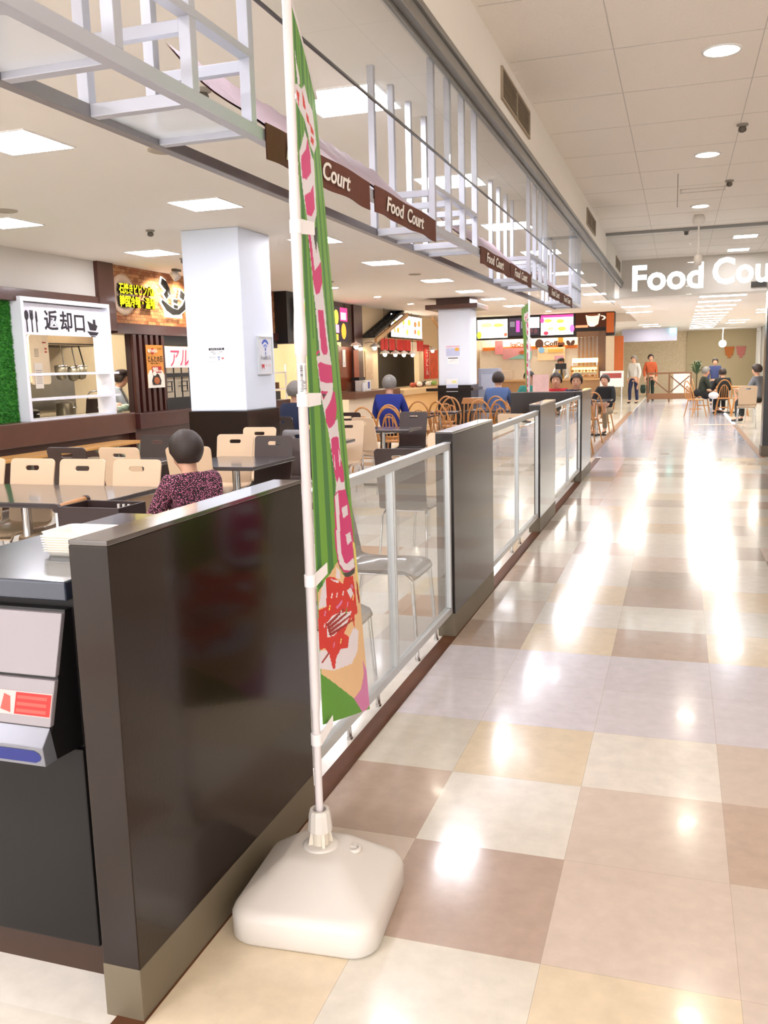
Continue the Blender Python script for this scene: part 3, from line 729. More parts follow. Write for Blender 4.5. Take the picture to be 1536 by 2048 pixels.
q.build('blue_label', [M('label_blue', '#061c70', .4), M('label_white', '#d9def0', .5)], cb)
q = B(); n = 28; pr = [(.0, 0), (.95, 0), (1.0, .012), (1.08, .058), (1.12, .062), (1.06, .062), (.97, .014), (.93, .008), (0.02, .008)]
vs = []
for s_, z in pr:
    for x, y in rrect(.17 * max(s_, .02), .12 * max(s_, .02), .016 * max(s_, .02), n=6): vs.append((x, y, z))
m = len(rrect(1, 1, .1, n=6))
q.add(vs, [(i * m + j, i * m + (j + 1) % m, (i + 1) * m + (j + 1) % m, (i + 1) * m + j) for i in range(len(pr) - 1) for j in range(m)], 0, True)
for k in range(7):
    z = .012 + k * .0065; w = .083 * (1 + .08 * (z / .06)) + .001
    q.box(-w, w, -.063 - z * .09, -.055, z, z + .003)
o = q.build('basket', M('cream_basket_plastic', '#e6ded0', .45), loc=(-1.44, 1.9, 1.0))
tag(o, 'small ribbed cream basket on the blue grey worktop', 'basket')

# dark basket cart behind the partition
ct = thing('shopping_cart', 'dark brown open cart basket with wooden grip beside the front table', 'cart', (-2.70, 3.70, 0))
q = B(); dk = M('dark_brown_basket', '#2a1815', .5)
q.box(-.17, .17, -.11, .11, .62, .63)
q.box(-.17, .17, -.115, -.105, .62, .755).box(-.17, .17, .105, .115, .62, .755).box(-.175, -.165, -.115, .115, .62, .755).box(.165, .175, -.115, .115, .62, .755)
q.build('basket_body', dk, ct, bevel=.003)
q = B()
for k in range(5): q.box(.02 + k * .03, .032 + k * .03, .095, .104, .66, .742)
q.build('white_grid', white_plastic, ct)
B().tube([(-.19, -.09, .745), (-.19, .12, .755)], .016, 12).build('grip', M('grip_wood', '#a9743f', .5, var=.2), ct)
B().tube([(-.19, -.11, .745), (-.19, -.09, .745)], .02, 12).tube([(-.19, .12, .755), (-.19, .14, .755)], .02, 12).build('grip_cap', dk, ct)
for x in (-.16, .16):
    for y in (-.1, .1):
        l = B().tube([(x, y, .62), (x * 1.1, y * 1.3, .06)], .009, 8).build('leg', alu, ct)
        B().lathe([(.03, -.01), (.035, 0), (.03, .01)], n=14).xf(Matrix.Translation((x * 1.1, y * 1.3, .036)) @ Matrix.Rotation(PI / 2, 4, 'Y')).build('wheel', rubber, l)
B().bar((-.16, -.1, .4), (.16, -.1, .4), .014).build('crossbar', alu, ct)
for y in (-.1, .12): B().bar((-.19, y, .6), (-.19, y, .75), .014).build('grip_post', alu, ct)

ct.scale = (1.0, 1.0, 1.09)

# ------------------------------------------------------------------ stalls along the left wall (fronts face +X)
WX = -7.15
def px(name, mats, y0, y1, z0, z1, d=.04, X=WX, bevel=.004):
    return B().box(X - .0, X + d, y0, y1, z0, z1).build(name, mats, bevel=bevel)
struct(B().box(-7.27, WX, -3, 10.0, 2.44, ZC).build('wall_left_upper', wall_white))
struct(B().box(-7.4, WX + .05, -3, 10.34, 2.31, 2.45).build('trim_6', wood_brown, bevel=.004))
struct(B().box(-7.4, WX + .06, 10.0, 10.34, 2.31, ZC).box(-7.4, WX + .06, 10.14, 10.34, 2.03, 2.31).build('trim_7', wood_brown, bevel=.004))
struct(B().box(-7.4, WX + .06, 10.34, 15.4, 2.0, 2.14).build('trim_8', wood_dark, bevel=.004))
struct(B().box(-7.34, -7.22, -3, 8.46, 0, 2.31).build('wall_left', wall_white))
g = B()
rg = random.Random(2)
X0, Y0_, Y1_ = -7.215, 4.0, 8.455
g.box(X0, X0 + .012, Y0_, Y1_, .94, 2.31)
for k in range(16000):
    y = Y1_ - (rg.random() ** 1.2) * (Y1_ - 6.9) if k < 13000 else rg.uniform(Y0_, 7); z = rg.uniform(.945, 2.305)
    a = rg.uniform(0, 2 * PI); w = .009; l = rg.uniform(.02, .04)
    dx = l * rg.uniform(.5, 1); dy = rg.uniform(-.02, .02); dz = rg.uniform(-.025, .01)
    g.add([(X0 + .01, y - w * math.cos(a), z - w * math.sin(a)), (X0 + .01, y + w * math.cos(a), z + w * math.sin(a)), (X0 + .01 + dx, min(y + dy, Y1_), z + dz)], [(0, 1, 2)], rg.choice((0, 0, 1)))
o = g.build('artificial_grass_panel', [M('grass_green', '#2c7a22', .7, var=.3, vs=40), M('grass_green_light', '#47992f', .7, var=.2, vs=40)])
tag(o, 'bright green artificial grass wall panel left of the dish return window', 'wall panel')
struct(B().box(-7.4, -6.98, -3, 10.45, .68, .95).build('trim_9', M('counter_front_brown', '#58382b', .35, var=.15, vs=5, coat=.3), bevel=.01))
struct(B().box(-7.4, -7.1, -3, 10.45, 0, .68).build('wall_counter', wood_brown))

# return window
rw = thing('return_window', 'white framed dish return window with three kanji and cutlery pictograms', 'window', (-7.18, 9.3, .95))
gl = M('gloss_white', '#e4e6ee', .18, var=.01, coat=.4)
D = .835   # half width in y
B().box(-.12, .13, -D, -D + .05, 0, 1.36).build('side', gl, rw, bevel=.003)
B().box(-.12, .13, D - .05, D, 0, 1.36).build('side', gl, rw, bevel=.003)
B().box(-.12, .13, -D, D, 1.36, 1.41).build('top', gl, rw, bevel=.003)
B().box(-.12, .13, -D + .05, D - .05, 0, .02).build('sill', gl, rw)
bd = B().box(.03, .05, -D + .05, D - .05, .99, 1.355).build('sign_board', M('sign_white', '#e6e6f0', .25, var=.01), rw, bevel=.002)
sm = M('sign_dark', '#231b24', .5)
q = B()
for ch, y in (('返', -.235), ('却', .045), ('口', .3)):
    t = text(ch, .25, .002, .0045); q.merge(t, on_x(.052, y, 1.075 - (y + .235) * .02))
def shp(pts, ex=.003):
    return plate(pts, [], ex)
def blob(cx, cy, rx, ry, n=20): return [(cx + rx * math.cos(2 * PI * i / n), cy + ry * math.sin(2 * PI * i / n)) for i in range(n)]
fr = on_x(.053, 0, 0)
q.merge(shp(blob(-.66, 1.21, .035, .055)), fr); q.merge(shp([(-.668, 1.17), (-.652, 1.17), (-.65, 1.02), (-.67, 1.02)]), fr)
q.merge(shp([(-.60, 1.27), (-.59, 1.27), (-.588, 1.2), (-.58, 1.27), (-.57, 1.27), (-.566, 1.2), (-.56, 1.27), (-.55, 1.27), (-.548, 1.18), (-.568, 1.15), (-.565, 1.02), (-.585, 1.02), (-.582, 1.15), (-.602, 1.18)]), fr)
q.merge(shp([(-.50, 1.265), (-.482, 1.25), (-.475, 1.15), (-.488, 1.13), (-.484, 1.02), (-.504, 1.02), (-.502, 1.14), (-.512, 1.19)]), fr)
q.merge(shp([(.46, 1.19), (.57, 1.15), (.575, 1.21), (.62, 1.21), (.625, 1.15), (.66, 1.13), (.62, 1.07), (.50, 1.075)]), fr)
q.merge(shp([(.44, 1.06), (.68, 1.05), (.63, 1.01), (.5, 1.01)]), fr); q.merge(shp([(.51, 1.003), (.61, 1.0), (.605, .99), (.52, .99)]), fr)
q.build('pictograms', sm, bd)
for z in (.52, .23): B().box(-.1, .10, -D + .04, D + .16, z, z + .03).build('shelf', gl, rw, bevel=.002)

# kitchen behind the window
struct(B().box(-9.3, -9.2, 7.0, 15.4, 0, 2.6).build('wall_kitchen_back', MATS['kitchen_tile_wall']))
struct(B().box(-9.2, -7.4, 7.4, 7.5, 0, 2.6).build('wall_kitchen_side', MATS['kitchen_tile_wall']))
struct(B().box(-9.3, -7.3, 7.4, 15.4, 2.6, 2.66).build('ceiling_kitchen', wall_white))
kg = emis('kitchen_lamp_glow', '#fff2dc', 16)
for y in (8.9, 11.0, 13.2): sq_light(-8.0, y, 'kitchen ceiling light behind the %s' % {8.9: 'dish return window', 11.0: 'yellow lit lettering', 13.2: 'slatted dark wood post'}[y], 'kitchen ceiling lights', 2.6, .3, glow=kg)
tag(B().box(-9.2, -8.5, 10.2, 12.0, 1.93, 2.3).box(-9.2, -8.5, 10.2, 12.0, 1.90, 1.93, 1).build('range_hood', [M('hood_beige_steel', '#a39176', .35, .6, var=.1), black], bevel=.01), 'beige steel range hood above the hanging strainers', 'range hood')
q = B().box(-9.19, -9.17, 9.9, 12.1, .95, 1.5).build('splash_panel', steel)
tag(q, 'stainless splash panel on the kitchen wall behind the return shelves', 'panel')
tag(B().box(-9.15, -8.3, 9.2, 14.5, .80, .86).box(-9.1, -8.35, 9.25, 14.4, .1, .8).build('kitchen_counter', steel, bevel=.006), 'stainless kitchen counter seen through the return window', 'counter')
strn = M('strainer_mesh', '#8f8878', .4, .6, var=.25, vs=60)
for k, (y, z) in enumerate(((11.0, 1.6), (11.27, 1.58), (11.46, 1.6))):
    s_ = thing('noodle_strainer', ['noodle strainer hanging at the left below the range hood', 'noodle strainer hanging in the middle below the range hood', 'noodle strainer with black handle hanging at the right below the hood'][k], 'strainer', (-8.55, y, z), 0, 'strainers under the range hood')
    B().lathe([(.01, -.2), (.06, -.18), (.085, -.1), (.09, 0), (.082, 0), (.078, -.1), (.05, -.17)], n=18).build('bowl', strn, s_)
    B().lathe([(.09, -.012), (.098, 0), (.09, .012)], n=18).build('rim', chrome, s_)
    B().bar((0, .08, .01), (0, .03 - k * .03, .34), .014).build('handle', black if k == 2 else chrome, s_)
cbd = thing('notice_board', 'tall cream cutting board with a paper notice inside the return window', 'board', (-7.75, 9.56, 1.36))
plate(rrect(.36, .62, .04), [], .03).xf(on_x(0, 0, .31)).build('board', M('cream_board', '#e3cfae', .5), cbd)
q = B()
for k in range(6): q.box(.016, .018, -.1, -.02, .44 - k * .018, .448 - k * .018, 0)
q.box(.016, .018, .06, .13, .52, .535, 1).box(.016, .018, .1, .14, .44, .46, 1).box(.016, .018, .1, .14, .4, .42, 1)
q.build('printing', [M('grey_print', '#8f8474', .7), M('red_print', '#b3382f', .7)], cbd)
q = B().box(.02, .024, -.13, .02, -.05, .27, 0)
for k in range(7): q.box(.024, .026, -.11, -.0, .17 - k * .026, .178 - k * .026, 1)
B().bar((0, -.1, .62), (0, -.1, 1.24), .012).bar((0, .1, .62), (0, .1, 1.24), .012).build('hanging_hook', chrome, cbd)
q.build('paper_notice', [M('notice_paper', '#e6ddd2', .8), MATS['grey_print']], cbd)
def pot(y, x, r, h, label, m=steel):
    p = thing('cooking_pot', label, 'pot', (x, y, .86))
    B().lathe([(r * .96, 0), (r, .01), (r, h), (r + .012, h + .006), (r - .01, h + .006), (r - .012, .015)], n=24).build('body', m, p)
    B().lathe([(r, h + .008), (r * .7, h + .03), (.015, h + .04)], n=24).build('lid', steel, p)
    B().tube([(r, -.03, h * .7), (r + .03, -.03, h * .7), (r + .03, .03, h * .7), (r, .03, h * .7)], .006, 6).build('handle', chrome, p)
pot(11.1, -8.6, .14, .2, 'stainless stock pot on the kitchen counter behind the lowest shelf'); pot(10.35, -8.6, .11, .12, 'low black pan on the kitchen counter left of the stock pot', M('dark_iron', '#221c18', .5, .5))
tag(B().prism([V(-8.45, 11.75, .86), V(-8.45, 12.15, .86), V(-8.45, 12.12, 1.1), V(-8.45, 11.8, 1.1)], V(-.3, 0, 0)).build('dark_container', M('dark_container_brown', '#241613', .5), bevel=.01), 'dark brown tapered container by the tap in the kitchen', 'container')
tap = thing('kitchen_tap', 'curved kitchen tap above the dark container', 'tap', (-8.8, 11.9, .86))
B().tube([(0, 0, 0), (0, 0, .28), (.03, .03, .34), (.1, .1, .36), (.16, .16, .33), (.18, .18, .26)], .012, 8).build('spout', chrome, tap)
B().lathe([(.02, 0), (.02, .08), (.012, .1)], n=12).build('valve', chrome, tap)

# bibimbap stall: lit brick sign, slatted post, poster, banner cloth
struct(B().box(-7.36, WX + .0, 10.34, 15.4, 2.14, ZC).build('wall_brick_sign', brick_mat('warm_brick', '#8a4a2a', '#b98455', '#5b3a26', 5.2)))
pl = tag(B().lathe([(.27, 0), (.27, .02), (.2, .03), (.19, .015), (.02, .015)], n=40).xf(Matrix(((0, 0, 1, WX + .001), (1, 0, 0, 10.6), (0, 1, 0, 2.52), (0, 0, 0, 1)))).build('stone_plate_emblem', M('pale_plate', '#d2b69b', .5, var=.25, vs=15)), 'round pale plate emblem behind the yellow lit lettering', 'emblem')
yg = emis('yellow_sign_glow', '#ffe81c', 1.5); wg = emis('warm_white_glow', '#fff0d6', 3.0)
def lit_text(body, name, label, y, z, w, size, m, side=black, X=WX, bold=.002, off=.05):
    t = text(body, size, .018, bold, 0, w)
    q = B(); q.v = list(t.v)
    for f in t.f:
        q.f.append(f); q.sm.append(False); q.m.append(0 if min(t.v[i][2] for i in f) > .017 else 1)
    q.xf(on_x(X + off, y, z))
    return tag(q.build(name, [m, side]), label, 'sign lettering')
lit_text('石焼きビビンパ&', 'lit_lettering', 'upper line of yellow lit Japanese lettering on the brick sign', 10.85, 2.54, .84, .15, yg)
lit_text('韓国冷麺・温麺', 'lit_lettering', 'lower line of yellow lit Japanese lettering on the brick sign', 10.85, 2.37, .84, .16, yg)
lg = thing('stall_logo_sign', 'black brush style logo sign outlined in white on the brick wall', 'sign', (WX + .03, 11.78, 2.45))
def stroke(q, pts, w, grow, X, m):
    pts = [V(*p, 0) for p in pts]
    out = []; back = []
    for i, p in enumerate(pts):
        d = (pts[min(i + 1, len(pts) - 1)] - pts[max(i - 1, 0)]).normalized(); nn = V(-d.y, d.x, 0)
        k = w[i] / 2 + grow
        e = d * grow * (-1 if i == 0 else 1 if i == len(pts) - 1 else 0)
        out.append(p + nn * k + e); back.append(p - nn * k + e)
    poly = [(p.x, p.y) for p in out + back[::-1]]
    q.merge(plate(poly, [], .012), on_x(X, 0, 0), m)
q1 = B(); q2 = B()
for pts, w in (([(-.28, .32), (-.2, .28), (-.1, .2), (-.06, .14)], [.09, .12, .07, .02]), ([(-.2, .17), (-.14, .1)], [.1, .08]), ([(-.3, .04), (-.16, -.05), (-.02, -.1), (.14, -.1), (.3, -.02), (.42, .16)], [.04, .1, .1, .08, .09, .04]),
               ([(.02, .06), (.12, .05)], [.05, .06]), ([(.02, -.02), (.12, -.03)], [.05, .05]), ([(.22, .17), (.32, .13)], [.11, .1])):
    stroke(q1, pts, w, .02, .012, 0); stroke(q2, pts, w, 0, .026, 0)
q1.build('white_outline', emis('outline_glow', '#fff6e6', 1.6), lg); q2.build('black_strokes', black, lg)
tag(B().box(WX + .01, WX + .05, 11.6, 12.02, 2.27, 2.40).build('small_lit_sign', wg, bevel=.004), 'small white lit sign below the black brush logo', 'sign')
for k, y in enumerate((11.35, 12.0)):
    s_ = thing('spotlight', 'ceiling spotlight aimed at the brick sign, %s the column' % ('left of' if k == 0 else 'close to'), 'spotlight', (-6.75, y, ZC - .01), 0, 'spotlights over the brick sign')
    B().box(-.03, .03, -.08, .08, -.02, .01).build('bracket', M('fitting_dark', '#5b5248', .5), s_)
    B().lathe([(.03, -.07), (.055, -.06), (.06, .05), (.05, .05), (.045, -.03)], n=18).xf(Matrix.Translation((-.02, 0, -.08)) @ Matrix.Rotation(2.5, 4, 'Y')).build('head', white_plastic, s_)
    li = bpy.data.lights.new('spot_beam', 'SPOT'); li.energy = 26; li.color = (1, .82, .6); li.spot_size = 1.9; li.spot_blend = .6; li.shadow_soft_size = .05
    lo = bpy.data.objects.new('spot_beam', li); COL.objects.link(lo); lo.parent = s_; lo.location = (-.06, 0, -.16)
    lo.rotation_euler = (Vector((WX, 0, 2.45)) - Vector((-6.83, 0, 2.74))).to_track_quat('-Z', 'Y').to_euler()
q = B().box(WX - .08, WX + .0, 10.69, 11.5, .932, 2.0, 0)
for k in range(6): q.box(WX, WX + .045, 10.7 + k * .142, 10.775 + k * .142, .932, 2.0, 1)
tag(q.build('slatted_post', [M('slat_back', '#2a0f0a', .6), wood_dark], bevel=.003), 'dark red slatted wood post carrying the orange poster', 'post')
po = thing('poster', 'orange price poster with a pouch picture on the slatted post', 'poster', (WX + .05, 11.2, 1.56))
B().box(0, .006, -.215, .215, -.3, .3).build('sheet', [M('poster_orange', '#cf8a35', .5, var=.1)], po)
q = B()
q.merge(shp([(-.215, -.3), (.215, -.3), (.215, -.12), (.15, -.05), (-.15, -.05), (-.215, -.12)]), on_x(.008, 0, 0), 0)
q.merge(shp([(-.1, .0), (.14, 0), (.14, -.09), (-.1, -.09)]), on_x(.011, 0, 0), 1)
q.merge(text('980', .09, .001, .002), on_x(.014, -.02, -.075), 0); q.merge(text('円(税込)', .028, .001, .0), on_x(.014, .1, -.075), 0)
q.merge(text('とんとの日', .095, .001, .002, 0, .37), on_x(.009, 0, .07), 2); q.merge(text('とんと', .04, .001), on_x(.009, .13, .24), 2)
q.merge(shp(blob(-.06, .215, .045, .045)), on_x(.009, 0, 0), 1); q.merge(text('毎月10日は', .05, .001, .001), on_x(.012, -.06, .2), 0)
q.merge(text('特製ビビンバ鍋セット', .024, .0005), on_x(.009, 0, .035), 2)
q.merge(shp([(-.1, -.26), (.1, -.26), (.12, -.2), (.07, -.12), (.03, -.1), (-.03, -.1), (-.07, -.12), (-.12, -.2)]), on_x(.013, 0, 0), 2)
q.merge(shp(blob(0, -.2, .07, .05)), on_x(.016, 0, 0), 3); q.merge(shp(blob(-.05, -.1, .045, .03)), on_x(.016, 0, 0), 0)
q.build('print', [M('poster_white', '#ece6dc', .5), M('poster_red', '#b5281d', .5), M('poster_black', '#241612', .5), M('poster_brown', '#a85b2c', .5)], po)
struct(B().box(-7.3, -6.9, 10.45, 15.4, .72, .93).build('wall_stall_counter', wood_dark, bevel=.008)); struct(B().box(-7.3, -7.0, 10.45, 15.4, 0, .72).build('wall_stall_front', wood_dark))
struct(B().box(-7.3, WX + .03, 11.5, 15.4, 1.87, 2.0).build('trim_10', M('black_beam', '#1a1716', .5)))
cl = thing('cloth_sign', 'white cloth sign with pink katakana left of the white column', 'sign', (WX + .02, 12.35, 1.54))
B().box(0, .006, -.84, .9, 0, .31).build('cloth', M('cloth_white', '#e8e0ea', .7), cl)
text('アルバイト', .3, .001, .0, .15).xf(on_x(.009, .0, .035)).build('katakana', M('pink_ink', '#d0436c', .6), cl)
q = B()
y0, y1, z0, z1 = 11.5, 13.6, 1.1, 1.54
q.box(WX - .0, WX + .03, y0, y1, 1.4, 1.46).box(WX, WX + .03, y0, y1, z0 - .03, z0)
for y in (11.52, 11.74, 11.96, 12.18, 12.4): q.box(WX + .005, WX + .02, y, y + .012, z0, z1)
for y in (11.6, 12.04, 12.48):
    q.box(WX + .005, WX + .02, y - .1, y + .1, 1.33, 1.342).box(WX + .005, WX + .02, y - .1, y + .1, 1.18, 1.192).box(WX + .005, WX + .02, y - .09, y - .078, 1.18, 1.34).box(WX + .005, WX + .02, y + .07, y + .082, 1.2, 1.34).box(WX + .005, WX + .02, y - .18, y + .04, 1.26, 1.272)
tag(q.build('lattice_screen', black), 'black geometric lattice screen below the cloth sign', 'screen')
struct(B().box(-7.25, -7.2, 11.45, 13.6, 1.05, 1.56).build('wall_paper_screen', M('paper_screen', '#e4d6bb', .8)))
struct(B().box(-7.28, -7.1, 11.45, 15.4, .93, 1.08).build('trim_11', black))
fb = thing('food_pile', 'clear bags of food heaped on the stall counter beside the cook', 'bags', (-7.45, 10.62, .93))
q = B()
for k in range(7): q.ball((rg.uniform(-.1, .1), rg.uniform(-.16, .16), .05 + .02 * (k % 3)), (.08, .09, .055), k % 2, 10)
q.build('bags', [M('meat_bag', '#c99a88', .3, var=.3, vs=30), M('green_bag', '#8fa08a', .3, var=.3, vs=30)], fb)
bench = thing('folding_table', 'long folding table with honey wood top against the return counter', 'table', (-6.62, 8.6, 0))
B().box(-.2, .2, -1.9, 1.2, .60, .63).build('tabletop', M('honey_laminate', '#b98745', .35, var=.15, vs=6), bench, bevel=.006)
lm = M('pale_green_steel', '#9aa08f', .4, .4)
for y in (-1.75, -.5, 1.1):
    for x in (-.16, .16): B().box(x - .012, x + .012, y - .012, y + .012, 0, .6).build('leg', lm, bench)
B().bar((-.16, .6, .58), (-.16, 1.05, .3), .02).bar((.16, .6, .58), (.16, 1.05, .3), .02).box(-.16, .16, 1.09, 1.11, .12, .14).box(-.2, .2, -1.8, 1.1, .25, .262).build('brace', lm, bench)

# stalls farther back on the left wall
struct(B().box(-7.3, WX, 15.4, 20.1, 2.62, ZC).build('trim_12', wood_brown)); 
struct(B().box(-9.3, -9.2, 15.4, 27, 0, 2.7).build('wall_stall_back', M('lit_cream_wall', '#ead9b4', .6)))
struct(B().box(-9.3, -7.2, 15.4, 27, 2.7, 2.76).build('ceiling_stall', wall_white))
struct(B().box(-9.2, -7.2, 15.3, 15.4, 0, 2.9).build('wall_stall_left', wall_white))
for y in (16.6, 18.8, 21.5, 24): sq_light(-8.1, y, 'stall ceiling light behind the %s' % {16.6: 'white banner pole', 18.8: 'red wood front', 21.5: 'red curtain', 24: 'row of hanging lamps'}[y], 'stall ceiling lights', 2.7, .3, glow=kg)
def colour_screen(name, label, cat, Xm, w, h, bg, blobs, body=black, glow=1.2, txt=None):
    r = thing(name, label, cat); r.matrix_world = Xm
    B().box(-w / 2 - .02, w / 2 + .02, -h / 2 - .02, h / 2 + .02, -.06, 0).build('housing', body, r)
    B().box(-w / 2, w / 2, -h / 2, h / 2, 0, .004).build('display', emis(bg + '_glow%.1f' % glow, bg, glow), r)
    q = B(); mats = []
    for k, (c, pts) in enumerate(blobs):
        m = emis(c + '_glow%.1f' % glow, c, glow)
        if m not in mats: mats.append(m)
        q.merge(plate([(x * w, y * h) for x, y in pts], [], .001), Matrix.Translation((0, 0, .006 + .0012 * k)), mats.index(m))
    if q.v: q.build('picture', mats, r)
    return r
E2 = lambda cx, cy, rx, ry: blob(cx, cy, rx, ry, 16)
R2 = lambda x0, x1, y0, y1: [(x0, y0), (x1, y0), (x1, y1), (x0, y1)]
colour_screen('menu_screen', 'black boxed screen with a blue and yellow food picture behind the banner', 'screen', on_x(WX + .35, 16.05, 2.51), .56, .58, '#6ea8e0',
              [('#2f6fc0', R2(-.5, .5, -.5, -.25)), ('#f6efe0', E2(-.05, .1, .38, .36)), ('#f3d84a', E2(.0, .25, .2, .14)), ('#e58f5a', E2(-.12, .05, .16, .2)), ('#ffffff', R2(-.42, .4, -.42, -.3)), ('#222831', R2(.36, .5, .0, .5))])
struct(B().box(-7.3, -6.9, 15.4, 15.75, 1.95, ZC).build('trim_13', black))
q = B().box(-8.6, -8.2, 15.6, 18.0, .6, 1.9)
sh = thing('storage_rack', 'white open rack of kitchen goods behind the banner pole', 'rack', (-8.3, 17.0, 0))
for z in (.7, 1.05, 1.4): B().box(-.2, .2, -.9, .9, z, z + .03).build('shelf', gl, sh)
for y in (-.9, .9):
    for x in (-.19, .19): B().box(x - .015, x + .015, y - .015, y + .015, 0, 1.6).build('upright', gl, sh)
q = B()
for k in range(10): q.box(-.1, .1, -.8 + k * .16, -.7 + k * .16, .73 + .35 * (k % 2), .86 + .35 * (k % 2) + .05 * (k % 3), k % 3)
q.build('goods', [M('goods_brown', '#6b4b33', .6), M('goods_white', '#d8d2c4', .5), M('goods_dark', '#2f2a26', .5)], sh)
struct(B().box(-7.25, WX, 18.1, 20.05, .96, 1.95).build('wall_red_front', M('red_brown_veneer', '#7c3417', .35, var=.25, vs=6, coat=.3)))
struct(B().box(-7.25, WX + .02, 19.08, 19.5, 1.95, ZC).build('wall_stone', M('stone_cladding', '#5a4a42', .8, var=.6, vs=9, bump=.8, bs=14)))
struct(B().box(-7.3, WX + .07, 19.5, 20.08, .9, ZC).build('column_wood', wood_dark, bevel=.005))
colour_screen('menu_screen', 'pink and orange lit menu screen to the right of the banner', 'screen', on_x(WX + .1, 18.55, 2.42), .86, .72, '#2c2626',
              [('#e8335e', R2(-.02, .5, .1, .5)), ('#f38ab8', R2(.02, .4, .14, .36)), ('#f2a43c', E2(-.3, .2, .16, .22)), ('#ee7f2d', E2(.2, -.2, .17, .24)), ('#f2a43c', R2(-.48, -.2, -.48, -.3)), ('#e77fb6', R2(-.46, -.14, -.26, -.02))], glow=1.3)
tag(B().box(WX, WX + .03, 18.2, 18.6, 1.7, 1.98).build('price_board', M('brown_menu_board', '#6d4526', .5, var=.5, vs=20)), 'small brown menu board under the pink lit screen', 'board')
struct(B().box(-7.3, -6.6, 18.1, 21.4, .80, .95).build('wall_counter_brown', M('brown_counter_edge', '#5f3a2a', .35), bevel=.008))
struct(B().box(-7.25, -6.75, 18.1, 21.4, 0, .80).build('wall_counter_white', M('lit_counter_front', '#e9d7bd', .5)))
for nm, y, lab, col in (('price_tag', 18.95, 'white price strip on the red wood stall front', '#e6e0da'), ('menu_poster', 19.55, 'framed orange food poster on the dark post', '#a2543a')):
    tag(B().box(WX + (.0 if nm == 'price_tag' else .071), WX + (.012 if nm == 'price_tag' else .085), y - (.09 if nm == 'price_tag' else .16), y + .16 * (nm != 'price_tag') + .09 * (nm == 'price_tag'), 1.15 if nm != 'price_tag' else 1.5, 1.88).build(nm, M(nm, col, .5, var=.4, vs=25)), lab, 'poster')
wb = thing('white_box', 'white box with blue print on the brown counter', 'box', (-6.85, 19.35, .95)); B().box(-.1, .1, -.25, .25, 0, .24).build('carton', white_paint, wb); B().box(.1, .102, .05, .18, .05, .2).build('print', M('blue_print', '#4350a8', .5), wb)
bt = thing('pump_bottle', 'clear pump bottle beside the white box on the counter', 'bottle', (-6.7, 18.95, .95)); B().lathe([(.045, 0), (.05, .02), (.05, .14), (.02, .18), (.02, .2)], n=16).build('body', M('clear_gel', '#d8dadd', .2), bt); B().box(-.012, .05, -.012, .012, .2, .225).build('pump', white_plastic, bt)
tag(B().box(-7.05, -6.85, 19.1, 19.5, 1.19, 1.26).box(-7.0, -6.9, 19.15, 19.45, 1.19, 1.2, 0).build('black_device', [black]), 'flat black device lying on the white box', 'device')
# tiled roof stall
q = B()
ya, yb = 20.15, 22.6
for k in range(9):
    y = ya + (yb - ya) * k / 9; y2 = ya + (yb - ya) * (k + 1) / 9
    z = 2.2 + .72 * k / 9; z2 = 2.2 + .72 * (k + 1) / 9
    q.prism([V(-7.15, y, z), V(-7.15, y2, z2 - .01), V(-7.15, y2, z2 - .05), V(-7.15, y, z - .04)], V(.34, 0, 0))
    for x in np.arange(-7.1, -6.8, .14): q.tube([(x, y, z), (x, y2, z2)], .03, 6)
tag(q.build('tiled_roof', M('black_roof_tile', '#1d1f1d', .6, var=.3, vs=20)), 'black tiled roof slope above the stall with the red curtain', 'roof')
q = B().prism([V(-6.8, 20.1, 2.14), V(-6.8, 22.75, 2.86), V(-6.8, 22.75, 2.76), V(-6.8, 20.1, 2.04)], V(.06, 0, 0)).build('roof_edge', M('pale_wood_edge', '#b78d5c', .5)); tag(q, 'pale wooden edge board of the black tiled roof', 'board')
q = B().prism([V(-6.7, 24.9, 2.86), V(-6.7, 27.1, 2.2), V(-6.7, 27.1, 2.1), V(-6.7, 24.9, 2.76)], V(.06, 0, 0)).build('roof_edge', MATS['pale_wood_edge']); tag(q, 'pale wooden edge board sloping down to the middle column', 'board')
struct(B().box(-7.3, WX, 20.1, 27.2, 2.2, ZC).build('wall_roof_stall', M('cream_stall_wall', '#d8c3a0', .7)))
colour_screen('menu_board', 'white lit menu board with food pictures above the red curtain', 'screen', on_x(WX + .1, 23.65, 2.54), 2.9, .58, '#fff3ea',
              [('#e9b24a', E2(-.38, .1, .04, .13)), ('#d97a3a', E2(-.3, -.2, .04, .13)), ('#e0a05c', E2(-.4, -.22, .03, .1)), ('#d8d8d0', R2(-.2, -.19, -.5, .5)), ('#b9c94a', E2(-.13, .2, .04, .14)), ('#e58fb4', R2(-.17, .1, -.06, .02)),
               ('#e39b3c', E2(.05, .2, .05, .15)), ('#d6c84a', E2(-.02, -.25, .04, .14)), ('#d8d8d0', R2(.165, .175, -.5, .5)), ('#8a5f3c', E2(.25, .15, .05, .14)), ('#c9703c', E2(.38, .2, .05, .16)), ('#e7c14c', E2(.36, -.22, .06, .15)), ('#a35a3a', E2(.24, -.2, .04, .12))], glow=1.15)
nr = thing('noren_curtain', 'red shop curtain hanging under the white lit menu board', 'curtain', (WX + .06, 23.4, 1.9))
B().tube([(0, -2.0, .3), (0, 2.0, .3)], .012, 8).build('rod', wood_honey, nr)
